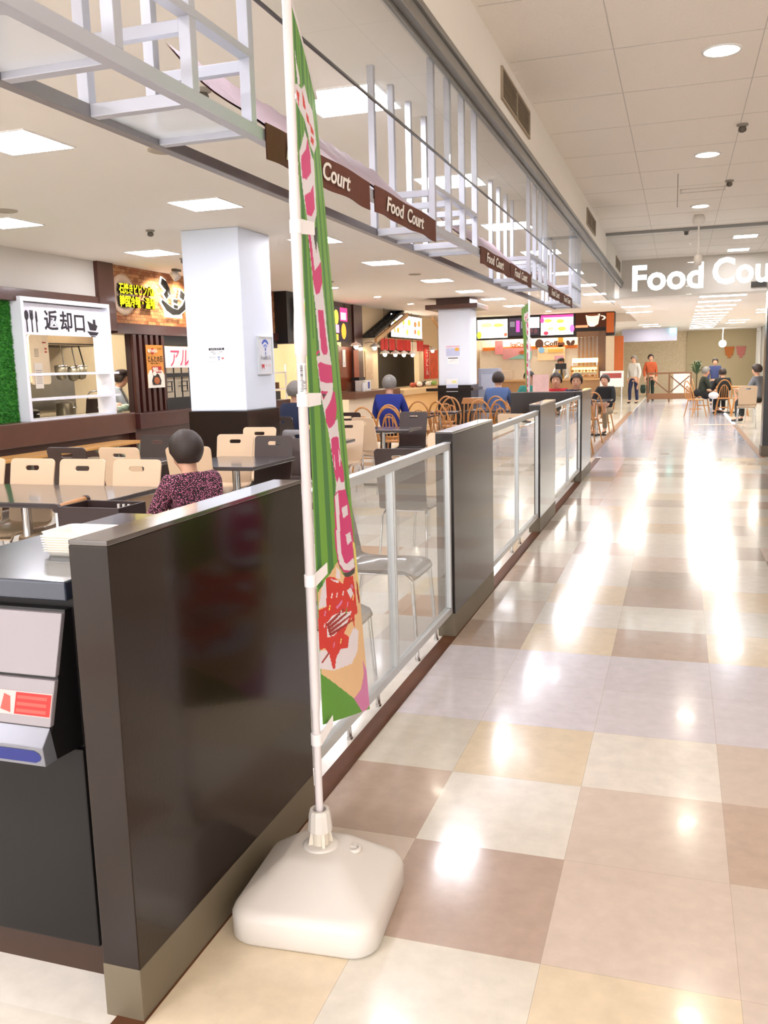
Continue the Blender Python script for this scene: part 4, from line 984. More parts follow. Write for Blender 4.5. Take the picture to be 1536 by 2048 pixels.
for k in range(6):
    if k == 4: continue
    q = B(); vs = []
    for i in range(9):
        y = -1.98 + k * .66 + .65 * i / 8
        for z in (0, .1, .2, .29): vs.append((.012 * math.sin(i * 1.3 + k), y, z))
    q.add(vs, [(i * 4 + j, (i + 1) * 4 + j, (i + 1) * 4 + j + 1, i * 4 + j + 1) for i in range(8) for j in range(3)], 0, True)
    q.build('panel', M('noren_red', '#c8201a', .7, var=.08), nr)
tag(B().box(WX + .05, WX + .06, 24.05, 24.7, 1.86, 2.15).build('menu_cloth', M('cream_menu_cloth', '#e6d6bd', .7, var=.25, vs=14)), 'cream menu cloth hanging between the red curtain panels', 'cloth sign')
struct(B().box(-7.9, -7.8, 21.4, 27.3, .9, 2.0).build('wall_dark_kitchen', M('dark_kitchen_steel', '#1b1a17', .5, 0, var=.3, vs=5)))
struct(B().box(-7.3, WX, 20.08, 21.36, .95, 2.2).build('wall_cream_left', MATS['cream_stall_wall'])); struct(B().box(-7.3, WX, 25.1, 27.2, .9, 2.2).build('wall_cream_right', MATS['cream_stall_wall']))
tag(B().box(WX, WX + .02, 20.35, 20.9, 1.2, 1.86).build('menu_poster', M('pale_food_poster', '#c9ac8a', .5, var=.5, vs=18)), 'framed pale food poster on the cream stall wall', 'poster')
tag(B().box(WX + .005, WX + .025, 25.6, 26.15, 1.1, 2.1).build('vertical_banner', M('red_banner_cloth', '#c4251c', .6, var=.15)), 'tall red banner with white writing left of the middle column', 'banner')
tb = text('う\nど\nん', .26, .001, .004).xf(on_x(WX + .03, 25.88, 1.75)).build('banner_writing', M('poster_white', '#ece6dc', .5)); tag(tb, 'white vertical writing on the tall red banner', 'lettering')
tag(B().box(WX + .005, WX + .025, 26.3, 27.15, 1.1, 1.97).build('vertical_poster', M('orange_red_poster', '#d8532f', .6, var=.5, vs=5)), 'orange red food poster partly behind the middle column', 'poster')
struct(B().box(-7.3, -6.5, 21.4, 27.0, .76, .9).build('wall_lit_counter', M('pale_counter', '#cfae80', .4), bevel=.01)); struct(B().box(-7.25, -6.7, 21.4, 27, 0, .76).build('wall_lit_front', M('warm_lit_front', '#e8bd80', .5)))
bg_ = emis('bulb_glow', '#fff0cf', 14)
for k, (y, z) in enumerate(((19.1, 1.96), (20.4, 1.95), (21.17, 1.8), (22.03, 1.8), (22.78, 1.8), (23.6, 1.8), (25.7, 1.93))):
    r = thing('pendant_lamp', ['bulb lamp on the red wood stall front', 'bulb lamp over the framed pale poster', 'leftmost of the four hanging lamps under the red curtain', 'second of the four hanging lamps under the red curtain', 'third of the four hanging lamps under the red curtain', 'rightmost of the four hanging lamps under the red curtain', 'bulb lamp in front of the tall red banner'][k], 'lamp', (-6.9, y, z), 0, 'small lamps over the stall counters')
    B().ball((0, 0, -.02), .05, 0, 12).build('bulb', bg_, r)
    B().lathe([(.13, .0), (.1, .05), (.03, .08), (.012, .1)], n=18).build('shade', white_plastic, r)
    if 1 < k < 6: B().tube([(0, 0, .09), (0, 0, ZC - z)], .005, 6).build('cord', black, r)
    else: B().tube([(0, 0, .09), (-.1, 0, .12), (-.25, 0, .1)], .006, 6).build('bracket', black, r)
q = thing('counter_goods', 'plants and wrapped goods at the right end of the lit counter', 'goods', (-6.85, 24.6, .9))
b = B()
for k in range(14): b.ball((rg.uniform(-.1, .1), rg.uniform(-.9, .9), .075 + .02 * rg.random()), (.09, .12, .07), k % 4, 8)
b.build('heap', [M('goods_red', '#a8492f', .5), M('goods_white', '#d8d2c4', .5), M('goods_dark', '#2f2a26', .5), M('goods_green', '#7f9b4a', .6)], q)

# posters on the columns
def paper(name, label, mat4, w, h, items, frame=None):
    r = thing(name, label, 'notice'); r.matrix_world = mat4
    B().box(-w / 2, w / 2, -h / 2, h / 2, 0, .003 if not frame else .02).build('sheet', M('notice_white', '#eeeef2', .5, var=.01), r)
    if frame:
        f = .012
        B().box(-w / 2 - f, w / 2 + f, -h / 2 - f, -h / 2, 0, .028).box(-w / 2 - f, w / 2 + f, h / 2, h / 2 + f, 0, .028).box(-w / 2 - f, -w / 2, -h / 2, h / 2, 0, .028).box(w / 2, w / 2 + f, -h / 2, h / 2, 0, .028).build('frame', frame, r)
    q = B(); mats = []; z = .004 if not frame else .021
    for c, bb in items:
        m = M('print_' + c.strip('#'), c, .6)
        if m not in mats: mats.append(m)
        q.merge(bb, Matrix.Translation((0, 0, z)), mats.index(m)); z += .0006
    q.build('print', mats, r)
    return r
at = lambda b, x, y: b.xf(Matrix.Translation((x, y, 0)))
def arc(cx, cy, r0, r1, a0, a1, n=12):
    A = [math.radians(a0 + (a1 - a0) * i / n) for i in range(n + 1)]
    return [(cx + r1 * math.cos(a), cy + r1 * math.sin(a)) for a in A] + [(cx + r0 * math.cos(a), cy + r0 * math.sin(a)) for a in A[::-1]]
paper('wall_notice', 'small printed notice with black heading on the front of the nearest white column', on_y(-4.572, 8.389, 1.635), .2, .14,
      [('#1b1a1d', plate(R2(-.09, .09, .045, .068), [], .0004)), ('#e8e8ee', at(text('レストスペース', .02, .0003, .0004), 0, .05)), ('#5a5a62', at(text('ご家族などでご自由に', .017, .0003, .0), 0, .022)), ('#5a5a62', at(text('ご利用ください', .017, .0003, .0), 0, .002)),
       ('#9a9aa2', at(text('お食事をされない方の\n長時間のご利用は', .009, .0003), -.05, -.025)), ('#4a6aa8', plate(arc(.025, -.04, .012, .02, 30, 150), [], .0004)), ('#4a6aa8', plate(R2(.021, .029, -.06, -.035), [], .0004)), ('#c4444a', plate([(.055, -.03), (.062, -.055), (.07, -.04), (.078, -.055), (.085, -.03), (.075, -.034), (.07, -.03), (.065, -.034)], [], .0004))])
wf = on_x(-4.26, 8.855, 1.62)
paper('framed_notice', 'silver framed free wireless poster on the right side of the nearest white column', wf, .32, .38,
      [('#d5d6dc', plate(R2(-.155, .155, -.185, .185), [], .0004)), ('#3b56b4', plate(arc(0, .07, .07, .1, 35, 145), [], .0004)), ('#7b8fd0', plate(arc(0, .06, .035, .06, 35, 145), [], .0004)), ('#3b56b4', plate(blob(0, .065, .015, .02), [], .0004)), ('#5f7ac4', plate(blob(0, .02, .012, .018), [], .0004)),
       ('#8c8c96', at(text('FreeWi-Fi', .06, .0004, .0006), 0, -.045)), ('#c43a44', plate([(-.11, -.09), (-.1, -.15), (-.075, -.12), (-.05, -.15), (-.04, -.09), (-.06, -.1), (-.075, -.09), (-.09, -.1)], [], .0004)), ('#d49a8a', at(text('サービス', .032, .0004), .05, -.12))], alu)
c2 = on_y
paper('wall_notice', 'lavender notice with orange spot on the middle column', c2(-4.67, 19.099, 1.78), .3, .22, [('#d8b8cc', plate(R2(-.15, .15, .07, .11), [], .0004)), ('#b8bede', plate(R2(-.15, .15, -.11, .06), [], .0004)), ('#e0a93c', plate(blob(.09, .03, .05, .035), [], .0004))])
paper('wall_notice', 'notice with dark heading on the middle column', c2(-4.67, 19.099, 1.575), .24, .14, [('#3c3a3f', plate(R2(-.11, .11, .04, .06), [], .0004)), ('#b7b5bd', at(text('ご自由に\nご利用ください', .03, .0003), 0, .0))])
paper('wall_notice', 'pale blue sheet hanging at the foot of the middle column', c2(-4.69, 19.06, 1.04), .26, .28, [('#ccd3ee', plate(R2(-.12, .12, -.13, .02), [], .0004)), ('#e3e39a', plate(R2(.0, .1, .05, .1), [], .0004))])

# ------------------------------------------------------------------ coffee stall across the back
CY = 27.2
struct(B().box(-6.0, -2.88, CY + .9, CY + 1.0, 0, 2.3).build('wall_coffee', M('coffee_cream_wall', '#f0e6d2', .6)))
struct(B().box(-6.0, -1.82, CY + .02, CY + .5, 2.22, ZC).build('wall_coffee_fascia', M('dark_fascia', '#241a17', .5)))
colour_screen('menu_screen', 'white and green lit menu screen nearest the middle column', 'screen', on_y(-5.41, CY - .02, 2.54), .92, .55, '#fffbe8', [('#f0e06a', E2(-.2, .2, .2, .12)), ('#e8d24a', E2(.2, .18, .18, .1)), ('#8fc832', E2(-.44, -.32, .08, .2)), ('#e0503c', E2(.44, -.34, .06, .1)), ('#dfe58a', E2(.12, -.2, .2, .1))], glow=1.3)
colour_screen('menu_screen', 'dark menu board with purple lines beside the far banner', 'screen', on_y(-4.45, CY - .02, 2.57), .92, .52, '#3a3136', [('#a84a9a', R2(-.26, -.14, -.3, .35)), ('#6f666b', R2(-.46, -.3, .0, .3)), ('#6f666b', R2(-.1, .08, -.1, .3)), ('#f2eff6', R2(.18, .5, -.1, .5)), ('#5a3a3a', E2(.24, -.25, .05, .12)), ('#5a3a3a', E2(.38, -.28, .06, .14))], glow=.8)
colour_screen('menu_screen', 'white and pink lit menu screen of desserts', 'screen', on_y(-3.47, CY - .02, 2.58), .95, .58, '#fff4ee', [('#d8336c', R2(-.5, .5, .38, .5)), ('#e8559a', E2(.46, -.2, .07, .2)), ('#d83a6c', E2(-.46, .25, .06, .14)), ('#ecc23c', E2(-.28, .22, .12, .09)), ('#e8a83c', E2(.1, .18, .12, .1)), ('#e7b23a', E2(.15, -.2, .13, .11)), ('#c88a6a', E2(-.2, -.18, .1, .08)), ('#d8303c', E2(-.34, -.4, .08, .1))], glow=1.3)
colour_screen('coffee_picture', 'dark lit picture of a coffee cup at the right end of the menu row', 'screen', on_y(-2.48, CY - .02, 2.69), .9, .44, '#3a1f15', [('#e6c0a0', [(-.18, .3), (.28, .36), (.22, -.3), (.1, -.45), (-.04, -.45), (-.12, -.3)]), ('#5a2f1c', E2(.05, .3, .2, .07)), ('#e6c0a0', arc(.3, .1, .1, .16, -70, 90)), ('#fff0dd', E2(.02, -.32, .1, .12)), ('#c8805a', R2(-.5, -.1, -.5, -.34))], glow=.8)
struct(B().box(-2.04, -1.83, CY - .12, CY + .5, 2.3, ZC - .03).build('wall_orange_end', M('orange_panel', '#c8651f', .5)))
struct(B().box(-1.83, -1.57, CY + .2, CY + .3, 1.2, 2.2).build('wall_orange_door', MATS['orange_panel']))
struct(B().box(-5.9, -2.88, CY + .86, CY + .9, 1.9, 2.0).box(-3.55, -3.4, CY + .86, CY + .9, 1.9, 2.3).build('trim_14', M('orange_stripe', '#dc7a22', .5)))
for _y in (-5.3, -4.3, -3.3): sq_light(_y, CY + .72, 'added unseen warm light over the coffee stall wall, %s' % {-5.3: 'left one', -4.3: 'middle one', -3.3: 'right one'}[_y], 'added unseen lights over the coffee stall wall', ZC, .4, .1, emis('coffee_fill_glow', '#fff0d8', 34))  # added behind the fascia, out of sight, to brighten the cream wall
for s_, xx, lab in (('IceCream', -4.7, 'dark IceCream lettering on the cream coffee stall wall'), ('Coffee', -3.66, 'dark Coffee lettering on the cream coffee stall wall')):
    q = text(s_, .19, .01, .006, 0, .62).xf(on_y(xx, CY + .84, 2.0)).build('wall_lettering', M('coffee_brown', '#4a2a1c', .5) if s_ == 'Coffee' else M('ice_brown', '#a2604a', .5)); tag(q, lab, 'lettering')
q = B().merge(plate(blob(-4.12, 2.06, .13, .15), [], .01), on_y(0, CY + .84, 0)); tag(q.build('cone_emblem', M('coffee_brown', '#4a2a1c', .5)), 'round brown cup emblem left of the Coffee lettering', 'emblem')
q = B()
for a in (.5, -.5): q.merge(plate(blob(0, 0, .055, .09), [], .012), on_y(-3.17 + a * .13, CY + .84, 2.06) @ Matrix.Rotation(-a, 4, 'Z'))
tag(q.build('bean_emblem', MATS['coffee_brown']), 'two brown coffee bean emblems right of the Coffee lettering', 'emblem')
q = B().box(-5.5, -5.25, CY + .82, CY + .85, 1.78, 2.2); tag(q.build('cone_poster', M('cone_pink', '#d98a8f', .6, var=.4, vs=7)), 'pink ice cream cone picture on the coffee stall wall', 'poster')
pp = thing('wall_poster', 'pink and teal poster on the coffee stall wall', 'poster', (-4.75, CY + .85, 1.62)); B().box(-.5, .4, -.03, 0, 0, .34).build('sheet', M('poster_pink', '#c88b8f', .6, var=.1), pp)
q = B(); q.merge(plate([(-.35, .0), (.4, 0), (.4, .24), (.1, .16)], [], .004), on_y(0, -.033, 0), 0); q.merge(plate(blob(.16, .2, .16, .06), [], .004), on_y(0, -.037, 0), 1); q.build('print', [M('poster_teal', '#7fb0a5', .6), M('poster_brown', '#a85b2c', .5)], pp)
op = thing('wall_poster', 'cream and orange poster with blue drop right of the far banner', 'poster', (-3.75, CY + .85, 1.55)); B().box(-.42, .42, -.03, 0, 0, .4).build('sheet', M('poster_cream', '#edd2a6', .6, var=.1), op)
q = B(); q.merge(plate(blob(-.3, .32, .09, .09), [], .004), on_y(0, -.033, 0), 0); q.merge(plate(R2(.1, .38, .02, .14), [], .004), on_y(0, -.033, 0), 1); q.merge(plate(R2(-.1, .36, .24, .34), [], .004), on_y(0, -.033, 0), 2); q.build('print', [M('drop_blue', '#7fb4e0', .6), M('pink_block', '#dfa5b8', .6), M('orange_block', '#eeb35c', .6)], op)
q = B()
for k in range(6): q.box(-2.85 + k * .115, -2.80 + k * .115, CY + .0, CY + .05, 1.3, 2.22)
q.box(-2.9, -2.25, CY - .03, CY + .08, 2.2, 2.36)
tag(q.build('slat_screen', M('taupe_wood', '#7c5c44', .5, var=.15)), 'row of brown upright slats at the right of the coffee stall', 'screen')
struct(B().box(-2.9, -2.2, CY + .3, CY + .34, 1.3, 2.2).build('wall_slat_back', M('pale_lilac', '#d2c6c4', .6)))
struct(B().box(-2.24, -2.06, CY - .12, CY + .06, 0, 2.36).build('column_coffee', M('taupe_post', '#6b4e3a', .5), bevel=.005))
struct(B().box(-6.2, -2.1, CY - .5, CY - .1, 0, .95).build('wall_coffee_counter', M('coffee_counter_front', '#a57d52', .5, var=.1))); struct(B().box(-6.2, -2.1, CY - .55, CY - .05, .95, 1.0).build('wall_coffee_top', M('coffee_counter_top', '#c9a06c', .35)))
dc = thing('display_case', 'glowing bread display case on the coffee counter', 'display case', (-2.62, CY - .3, 1.0))
B().box(-.4, .38, -.18, .2, 0, .04).box(-.4, .38, -.18, .2, .33, .36).box(-.4, -.38, -.18, .2, .04, .33).box(.36, .38, -.18, .2, .04, .33).build('case', M('case_wood', '#c9995c', .5), dc)
warm = emis('case_glow', '#ffd98a', 2.2)
B().box(-.36, .36, -.1, .1, .46, .58).build('lamp_row', warm, dc); B().box(-.38, .36, .15, .18, .18, .32).build('lit_back', emis('case_back_glow', '#ffc77a', 1.3), dc)
q = B()
for k in range(16): q.ball((-.34 + (k % 8) * .095, -.08, .08 + (k // 8) * .14), (.045, .05, .035), k % 2, 8)
q.build('bread', [M('bread_brown', '#b5763c', .6), M('bread_pale', '#e2b884', .6)], dc)
for x in (-.36, .34): B().box(x - .012, x + .012, -.02, .02, .36, .46).build('post', chrome, dc)
kk = thing('ticket_machine', 'grey upright machine beside the middle column', 'machine', (-4.15, 20.6, 0)); B().box(-.25, .22, -.2, .2, 0, 1.38).build('cabinet', M('grey_machine', '#8f93a2', .4), kk, bevel=.01); B().box(-.18, .15, -.21, -.2, .9, 1.25).build('front_panel', M('grey_machine_panel', '#a5a9b8', .4), kk)
for x, l in ((-4.95, 'white cooler unit on the coffee counter'), (-3.3, 'small black screen on the coffee counter')):
    if x < -4: tag(B().box(x - .3, x + .2, CY - .35, CY - .1, 1.0, 1.28).build('counter_unit', M('unit_cream', '#d8c6ae', .4), bevel=.01), l, 'appliance')
    else: tag(B().box(x - .18, x + .14, CY - .3, CY - .26, 1.28, 1.45).box(x - .03, x + .03, CY - .3, CY - .26, 1.0, 1.28).build('order_display', black), l, 'screen')
mb = thing('menu_stand', 'white framed red menu stand at the right end of the coffee counter', 'sign', (-1.78, 26.2, 0)); B().box(-.35, .3, -.03, .03, .75, 1.2).build('board', white_paint, mb, bevel=.01); B().box(-.28, .24, -.034, -.03, 1.0, 1.14).build('red_panel', M('menu_red', '#a4453c', .5), mb)
for x in (-.3, .25): B().box(x - .015, x + .015, -.015, .015, 0, .75).build('leg', alu, mb)
mb2 = thing('menu_stand', 'pink menu sheet standing behind the crosswise partition right of the far banner', 'sign', (-2.12, 14.6, 0)); B().box(-.13, .13, -.01, .01, .9, 1.28).build('board', M('pink_sheet', '#e6c0bb', .6, var=.15), mb2); B().box(-.015, .015, -.015, .015, 0.02, .9).build('pole', alu, mb2); B().lathe([(.14, 0), (.14, .02), (.02, .03)], n=20).build('foot', alu, mb2)

# ------------------------------------------------------------------ far right end
q = thing('wooden_railing', 'brown wooden railing with posts and cross braces at the far end', 'railing', (-.32, 33.4, 0))
B().box(-.75, .75, -.03, .03, .98, 1.04).build('top_rail', M('rail_brown', '#7a5235', .5, var=.15), q); B().box(-.75, .75, -.05, .05, .1, .3).build('kick_board', M('rail_board', '#8a5f40', .5), q)
for x in (-.72, 0, .72): B().box(x - .03, x + .03, -.03, .03, 0, .98).build('post', MATS['rail_brown'], q)
B().bar((.04, 0, .9), (.68, 0, .34), .04).bar((.04, 0, .34), (.68, 0, .9), .04).bar((-.68, 0, .9), (-.04, 0, .34), .04).build('brace', MATS['rail_brown'], q)
tag(B().box(-.2, .4, 35.0, 35.4, 0, .95).build('white_counter', white_paint, bevel=.01), 'white counter end behind the wooden railing', 'counter')
pt = thing('potted_palm', 'green potted plant in front of the far beige wall', 'plant', (.62, 35, 0)); B().lathe([(.14, 0), (.2, .3), (.17, .3)], n=18).build('pot', M('terracotta', '#5a3a2a', .7), pt)
b = B()
for k in range(26):
    a = k * 2.4; l = .35 + .15 * (k % 3) / 2; h = 1.1 + .1 * (k % 4)
    b.add([(0, 0, .9), (l * .5 * math.cos(a) - .03 * math.sin(a), l * .5 * math.sin(a) + .03 * math.cos(a), h), (l * math.cos(a), l * math.sin(a), h - .05), (l * .5 * math.cos(a) + .03 * math.sin(a), l * .5 * math.sin(a) - .03 * math.cos(a), h)], [(0, 1, 2, 3)])
b.build('fronds', M('palm_green', '#2f4a26', .6, var=.3), pt); B().tube([(0, 0, .25), (0, 0, .95)], .025, 8).build('stem', M('palm_stem', '#5b4a30', .7), pt)
for x, c, l in ((1.95, '#c8722c', 'orange cup poster on the far beige wall'), (2.4, '#c97a70', 'pink cup poster on the far beige wall')):
    q = thing('wall_poster', l, 'poster', (x, 39.88, 1.5)); b = B(); b.merge(plate([(-.2, .45), (.2, .45), (.14, .1), (.05, .05), (.08, -.02), (-.08, -.02), (-.05, .05), (-.14, .1)], [], .01), on_y(0, 0, 0)); b.build('picture', M('cup' + c, c, .6, var=.25), q)

# ------------------------------------------------------------------ plywood chairs and tables
def ply_chair(m, label, group):
    r = thing('plywood_chair', label, 'chair', (0, 0, 0), 0, group)
    w = .37
    out = rrect(w, .44, .035, 0, .22, 5); out = [(x * (1 - .06 * (1 - y / .44)), y) for x, y in out]
    p = plate(out, [rrect(.115, .034, .016, 0, .375, 5)], .012)
    tilt = Matrix.Translation((0, -.185, .462)) @ Matrix.Rotation(math.radians(102), 4, 'X')
    p.xf(tilt).build('backrest', m, r, bevel=.002)
    q = B(); prof = [(-.205, .52), (-.198, .485), (-.18, .462), (-.14, .45), (-.05, .447), (.08, .452), (.16, .45), (.2, .435), (.212, .415)]
    vs = []
    for k, (y, z) in enumerate(prof):
        hw = .175 + .008 * math.sin(PI * k / 8)
        for i in range(7): u = -1 + i / 3; vs.append((u * hw, y, z + .006 * u * u))
    n = len(prof); vs += [(x, y, z - .012) for x, y, z in vs]
    f = [(k * 7 + i, k * 7 + i + 1, (k + 1) * 7 + i + 1, (k + 1) * 7 + i) for k in range(n - 1) for i in range(6)]
    o = n * 7
    f += [tuple(i + o for i in x[::-1]) for x in f]
    rim = [(k * 7, (k + 1) * 7) for k in range(n - 1)] + [((n - 1) * 7 + i, (n - 1) * 7 + i + 1) for i in range(6)] + [((k + 1) * 7 + 6, k * 7 + 6) for k in range(n - 2, -1, -1)] + [(i + 1, i) for i in range(5, -1, -1)]
    f += [(a, a + o, b_ + o, b_) for a, b_ in rim]
    q.add(vs, f, 0, True).build('seat', m, r)
    for sx in (-1, 1):
        B().tube([(sx * .15, .16, .43), (sx * .165, .2, .4), (sx * .18, .225, 0.008)], .0095, 8).tube([(sx * .18, .225, .012), (sx * .18, .225, 0)], .013, 8).build('leg', chrome, r)
        B().tube([(sx * .15, -.13, .43), (sx * .165, -.17, .4), (sx * .18, -.24, 0.008)], .0095, 8).tube([(sx * .18, -.24, .012), (sx * .18, -.24, 0)], .013, 8).build('leg', chrome, r)
    B().tube([(-.15, .16, .43), (.15, .16, .43)], .0085, 8).tube([(-.15, -.13, .43), (.15, -.13, .43)], .0085, 8).tube([(-.15, -.13, .43), (-.15, .16, .43)], .0085, 8).tube([(.15, -.13, .43), (.15, .16, .43)], .0085, 8).build('seat_frame', chrome, r)
    return r
def rect_table(x, y, w, d, label, h=.72, top=None, grp='dark topped tables'):
    r = thing('dining_table', label, 'table', (x, y, 0), 0, grp)
    B().box(-w / 2, w / 2, -d / 2, d / 2, h - .032, h).build('tabletop', top or table_dark, r, bevel=.008, seg=3)
    B().tube([(0, 0, .02), (0, 0, h - .032)], .032, 14).build('pedestal', chrome, r)
    B().bar((-w * .32, 0, .02), (w * .32, 0, .02), .05, .03).bar((0, -d * .38, .02), (0, d * .38, .02), .05, .03).build('foot', M('foot_black', '#2a2828', .4, .5), r)
    for sx in (-1, 1):
        B().tube([(0, 0, h - .06), (sx * w * .36, 0, h - .04)], .012, 8).build('bracket', chrome, r)
    return r
rect_table(-3.98, 4.66, 1.55, .78, 'long dark topped table in front beside the woman in the speckled top')
rect_table(-3.48, 6.6, .72, .82, 'small dark topped table behind the woman in the speckled top')
rect_table(-4.62, 6.58, .95, .62, 'dark topped table beyond the row of four beige chairs')
rect_table(-3.65, 8.55, .8, .66, 'dark topped table right of the white column beside the banner pole')
rect_table(-3.45, 10.42, .85, .56, 'dark topped table between a beige and a dark chair in the middle')
used = {}
def chair(kind, x, y, rz, label, scale=1):
    grp = 'beige plywood chairs' if kind == 'beige' else 'dark plywood chairs'
    rz = math.radians(rz)
    if kind not in used:
        r = ply_chair(ply_beige if kind == 'beige' else ply_dark, label, grp); used[kind] = r
        r.location = (x, y, 0); r.rotation_euler = (0, 0, rz)
        return r
    return dup(used[kind], (x, y, 0), rz, label, grp)
for a in (('beige', -4.27, 4.84 + .0, 180, 'beige plywood chair second from the left at the long front table'), ('beige', -3.85, 4.83, 180, 'beige plywood chair third from the left at the long front table'),
          ('beige', -3.42, 4.83, 180, 'beige plywood chair at the front table nearest the woman, partly behind her head'), ('beige', -4.7, 4.85, 180, 'beige plywood chair at the far left edge of the picture by the long table'),
          ('beige', -4.15, 6.22, 0, 'beige plywood chair in the second row, above the four front chairs'), ('dark', -4.64, 6.22, 0, 'dark plywood chair in the second row between two beige ones'),
          ('dark', -4.58, 6.92, 180, 'dark plywood chair just left of the woman in the speckled top, farther back'), ('beige', -3.42, 4.12 - .2, 12, 'beige plywood chair at the near left, seen from behind at the picture edge') if False else ('beige', -3.72, 3.88, 0, 'beige plywood chair seen from behind at the left picture edge, nearest of the chairs'),
          ('beige', -3.62, 6.3, 8, 'beige plywood chair directly behind the right shoulder of the woman'), ('beige', -3.82, 7.0, 180, 'beige plywood chair peeking out beside the head of the woman, farther back'),
          ('beige', -4.03, 7.93, 180, 'beige plywood chair in front of the dark foot of the nearest white column'), ('dark', -3.35, 6.82, 180, 'dark plywood chair at the small table left of the banner pole'),
          ('dark', -3.42, 7.55, 180, 'dark plywood chair directly behind the banner pole'), ('beige', -3.98, 9.15, 95, 'beige plywood chair seen edge on, next to the right side of the nearest column'),
          ('beige', -3.43, 8.9, 180, 'beige plywood chair directly right of the banner, with its seat towards the viewer'), ('beige', -3.33, 9.95, -28, 'beige plywood chair seen from behind with a long back, right of the banner'),
          ('dark', -3.2, 10.66, 180, 'dark plywood chair with a bright hand slot facing the viewer at the middle table'), ('dark', -4.1, 11.2, 0, 'dark plywood chair behind the two beige chairs right of the banner'),
          ('beige', -1.85, 7.1, 180, 'beige plywood chair right behind the second glass screen'), ('dark', -1.85, 6.2, 0, 'dark plywood chair right behind the second partition from the viewer'),
          ('beige', -1.8, 10.5, 0, 'beige plywood chair behind the farther glass screens'),
          ('dark', -1.43, 3.3, -90, 'dark plywood chair close behind the nearest glass screen, left one'), ('dark', -1.43, 4.28, -90, 'dark plywood chair close behind the nearest glass screen, right one'),
          ('dark', -1.43, 6.95, -90, 'dark plywood chair facing the second glass screen')):
    chair(*a)
rect_table(-2.35, 3.9, .5, 1.2, 'dark topped table behind the nearest glass screen')

# ------------------------------------------------------------------ bentwood chairs
def bent_chair(label, style):
    r = thing('bentwood_chair', label, 'chair', (0, 0, 0), 0, 'round backed wooden chairs')
    B().lathe([(.01, .425), (.17, .425), (.2, .435), (.205, .45), (.19, .462), (.01, .455)], n=24).build('seat', wood_honey, r)
    def hoop(w, h, y0, z0, n=14): return [(w * math.cos(PI * i / n) * (1 if 0 < i < n else .92), y0 - .12 * (h * math.sin(PI * i / n) ** .8) / .46, z0 + h * math.sin(PI * i / n) ** .8) for i in range(n + 1)]
    if style == 'hoop':
        B().tube(hoop(.2, .47, -.15, .45), .014, 8).build('outer_hoop', wood_honey, r)
        B().tube(hoop(.115, .34, -.155, .45), .010, 8).build('inner_hoop', wood_honey, r)
        for x in (-.05, 0, .05): B().tube([(x, -.16, .45), (x, -.245, .78)], .007, 6).build('spindle', wood_honey, r)
    else:
        q = B().prism([V(-.2, -.27, .82), V(.2, -.27, .82), V(.17, -.28, .92), V(-.17, -.28, .92)], V(0, .022, 0)); q.build('top_rail', wood_honey, r, bevel=.006)
        for x in (-.15, -.08, 0, .08, .15): B().tube([(x * .9, -.16, .45), (x, -.262, .83)], .011, 7).build('spindle', wood_honey, r)
    for sx in (-1, 1):
        for sy in (-1, 1): B().tube([(sx * .13, sy * .13, .43), (sx * .2, sy * .2, 0)], [.015, .012], 8).build('leg', wood_honey, r)
    ring = [(.155 * math.cos(2 * PI * i / 16), .155 * math.sin(2 * PI * i / 16), .2) for i in range(16)]
    B().tube(ring, .009, 6, closed=True).build('stretcher', wood_honey, r)
    return r
bent = {}
def wchair(style, x, y, rz, label):
    rz = math.radians(rz)
    if style not in bent:
        bent[style] = bent_chair(label, style); bent[style].location = (x, y, 0); bent[style].rotation_euler = (0, 0, rz); return
    dup(bent[style], (x, y, 0), rz, label, 'round backed wooden chairs')
for a in (('hoop', -4.16, 11.95, 0, 'round backed wooden chair in front of the person in bright blue, left one'), ('hoop', -3.78, 11.93, 0, 'round backed wooden chair in front of the person in bright blue, right one'),
          ('hoop', -3.92, 13.75, 10, 'round backed wooden chair left of the middle column foot, nearer one'), ('hoop', -3.42, 13.5, -20, 'round backed wooden chair crowding the dark table before the middle column'),
          ('hoop', -3.72, 14.75, 180, 'round backed wooden chair facing the viewer in front of the middle column'), ('rail', -3.3, 14.55, 178, 'wooden chair with straight top rail and spindles'),
          ('hoop', -2.95, 14.0, 0, 'round backed wooden chair in front of the person in grey blue, left one'), ('hoop', -2.58, 13.95, -8, 'round backed wooden chair in front of the person in grey blue, right one'),
          ('hoop', -2.98, 15.5, 0, 'round backed wooden chair the person in grey blue sits on'), ('hoop', -2.5, 15.9, 200, 'round backed wooden chair by the far banner'),
          ('hoop', -2.75, 17.2, 160, 'round backed wooden chair of the person in teal'), ('hoop', -1.95, 15.75, 180, 'round backed wooden chair of the person in red'), ('hoop', -1.6, 15.25, 180, 'round backed wooden chair of the person in navy by the partition end'),
          ('hoop', -1.5, 14.6, 12, 'round backed wooden chair beside the far corridor edge, nearest'), ('hoop', -1.55, 16.6, 25, 'round backed wooden chair beside the far corridor edge, second'), ('hoop', -1.5, 19.2, 170, 'round backed wooden chair of the person in a black jacket'),
          ('hoop', -4.03, 12.62, 8, 'round backed wooden chair the person in bright blue sits on'), ('hoop', -4.1, 15.9, 30, 'round backed wooden chair half hidden by the middle column foot'),
          ('hoop', .42, 24.3, -60, 'round backed wooden chair with a black pouch, at the right dining corner'), ('hoop', .62, 26.2, -90, 'round backed wooden chair of the person in dark green on the right'), ('hoop', 1.12, 25.0, 0, 'round backed wooden chair of the person in black on the right'),
          ('rail', 1.5, 24.6, 90, 'wooden chair with straight rail right of the person in black')):
    wchair(*a)
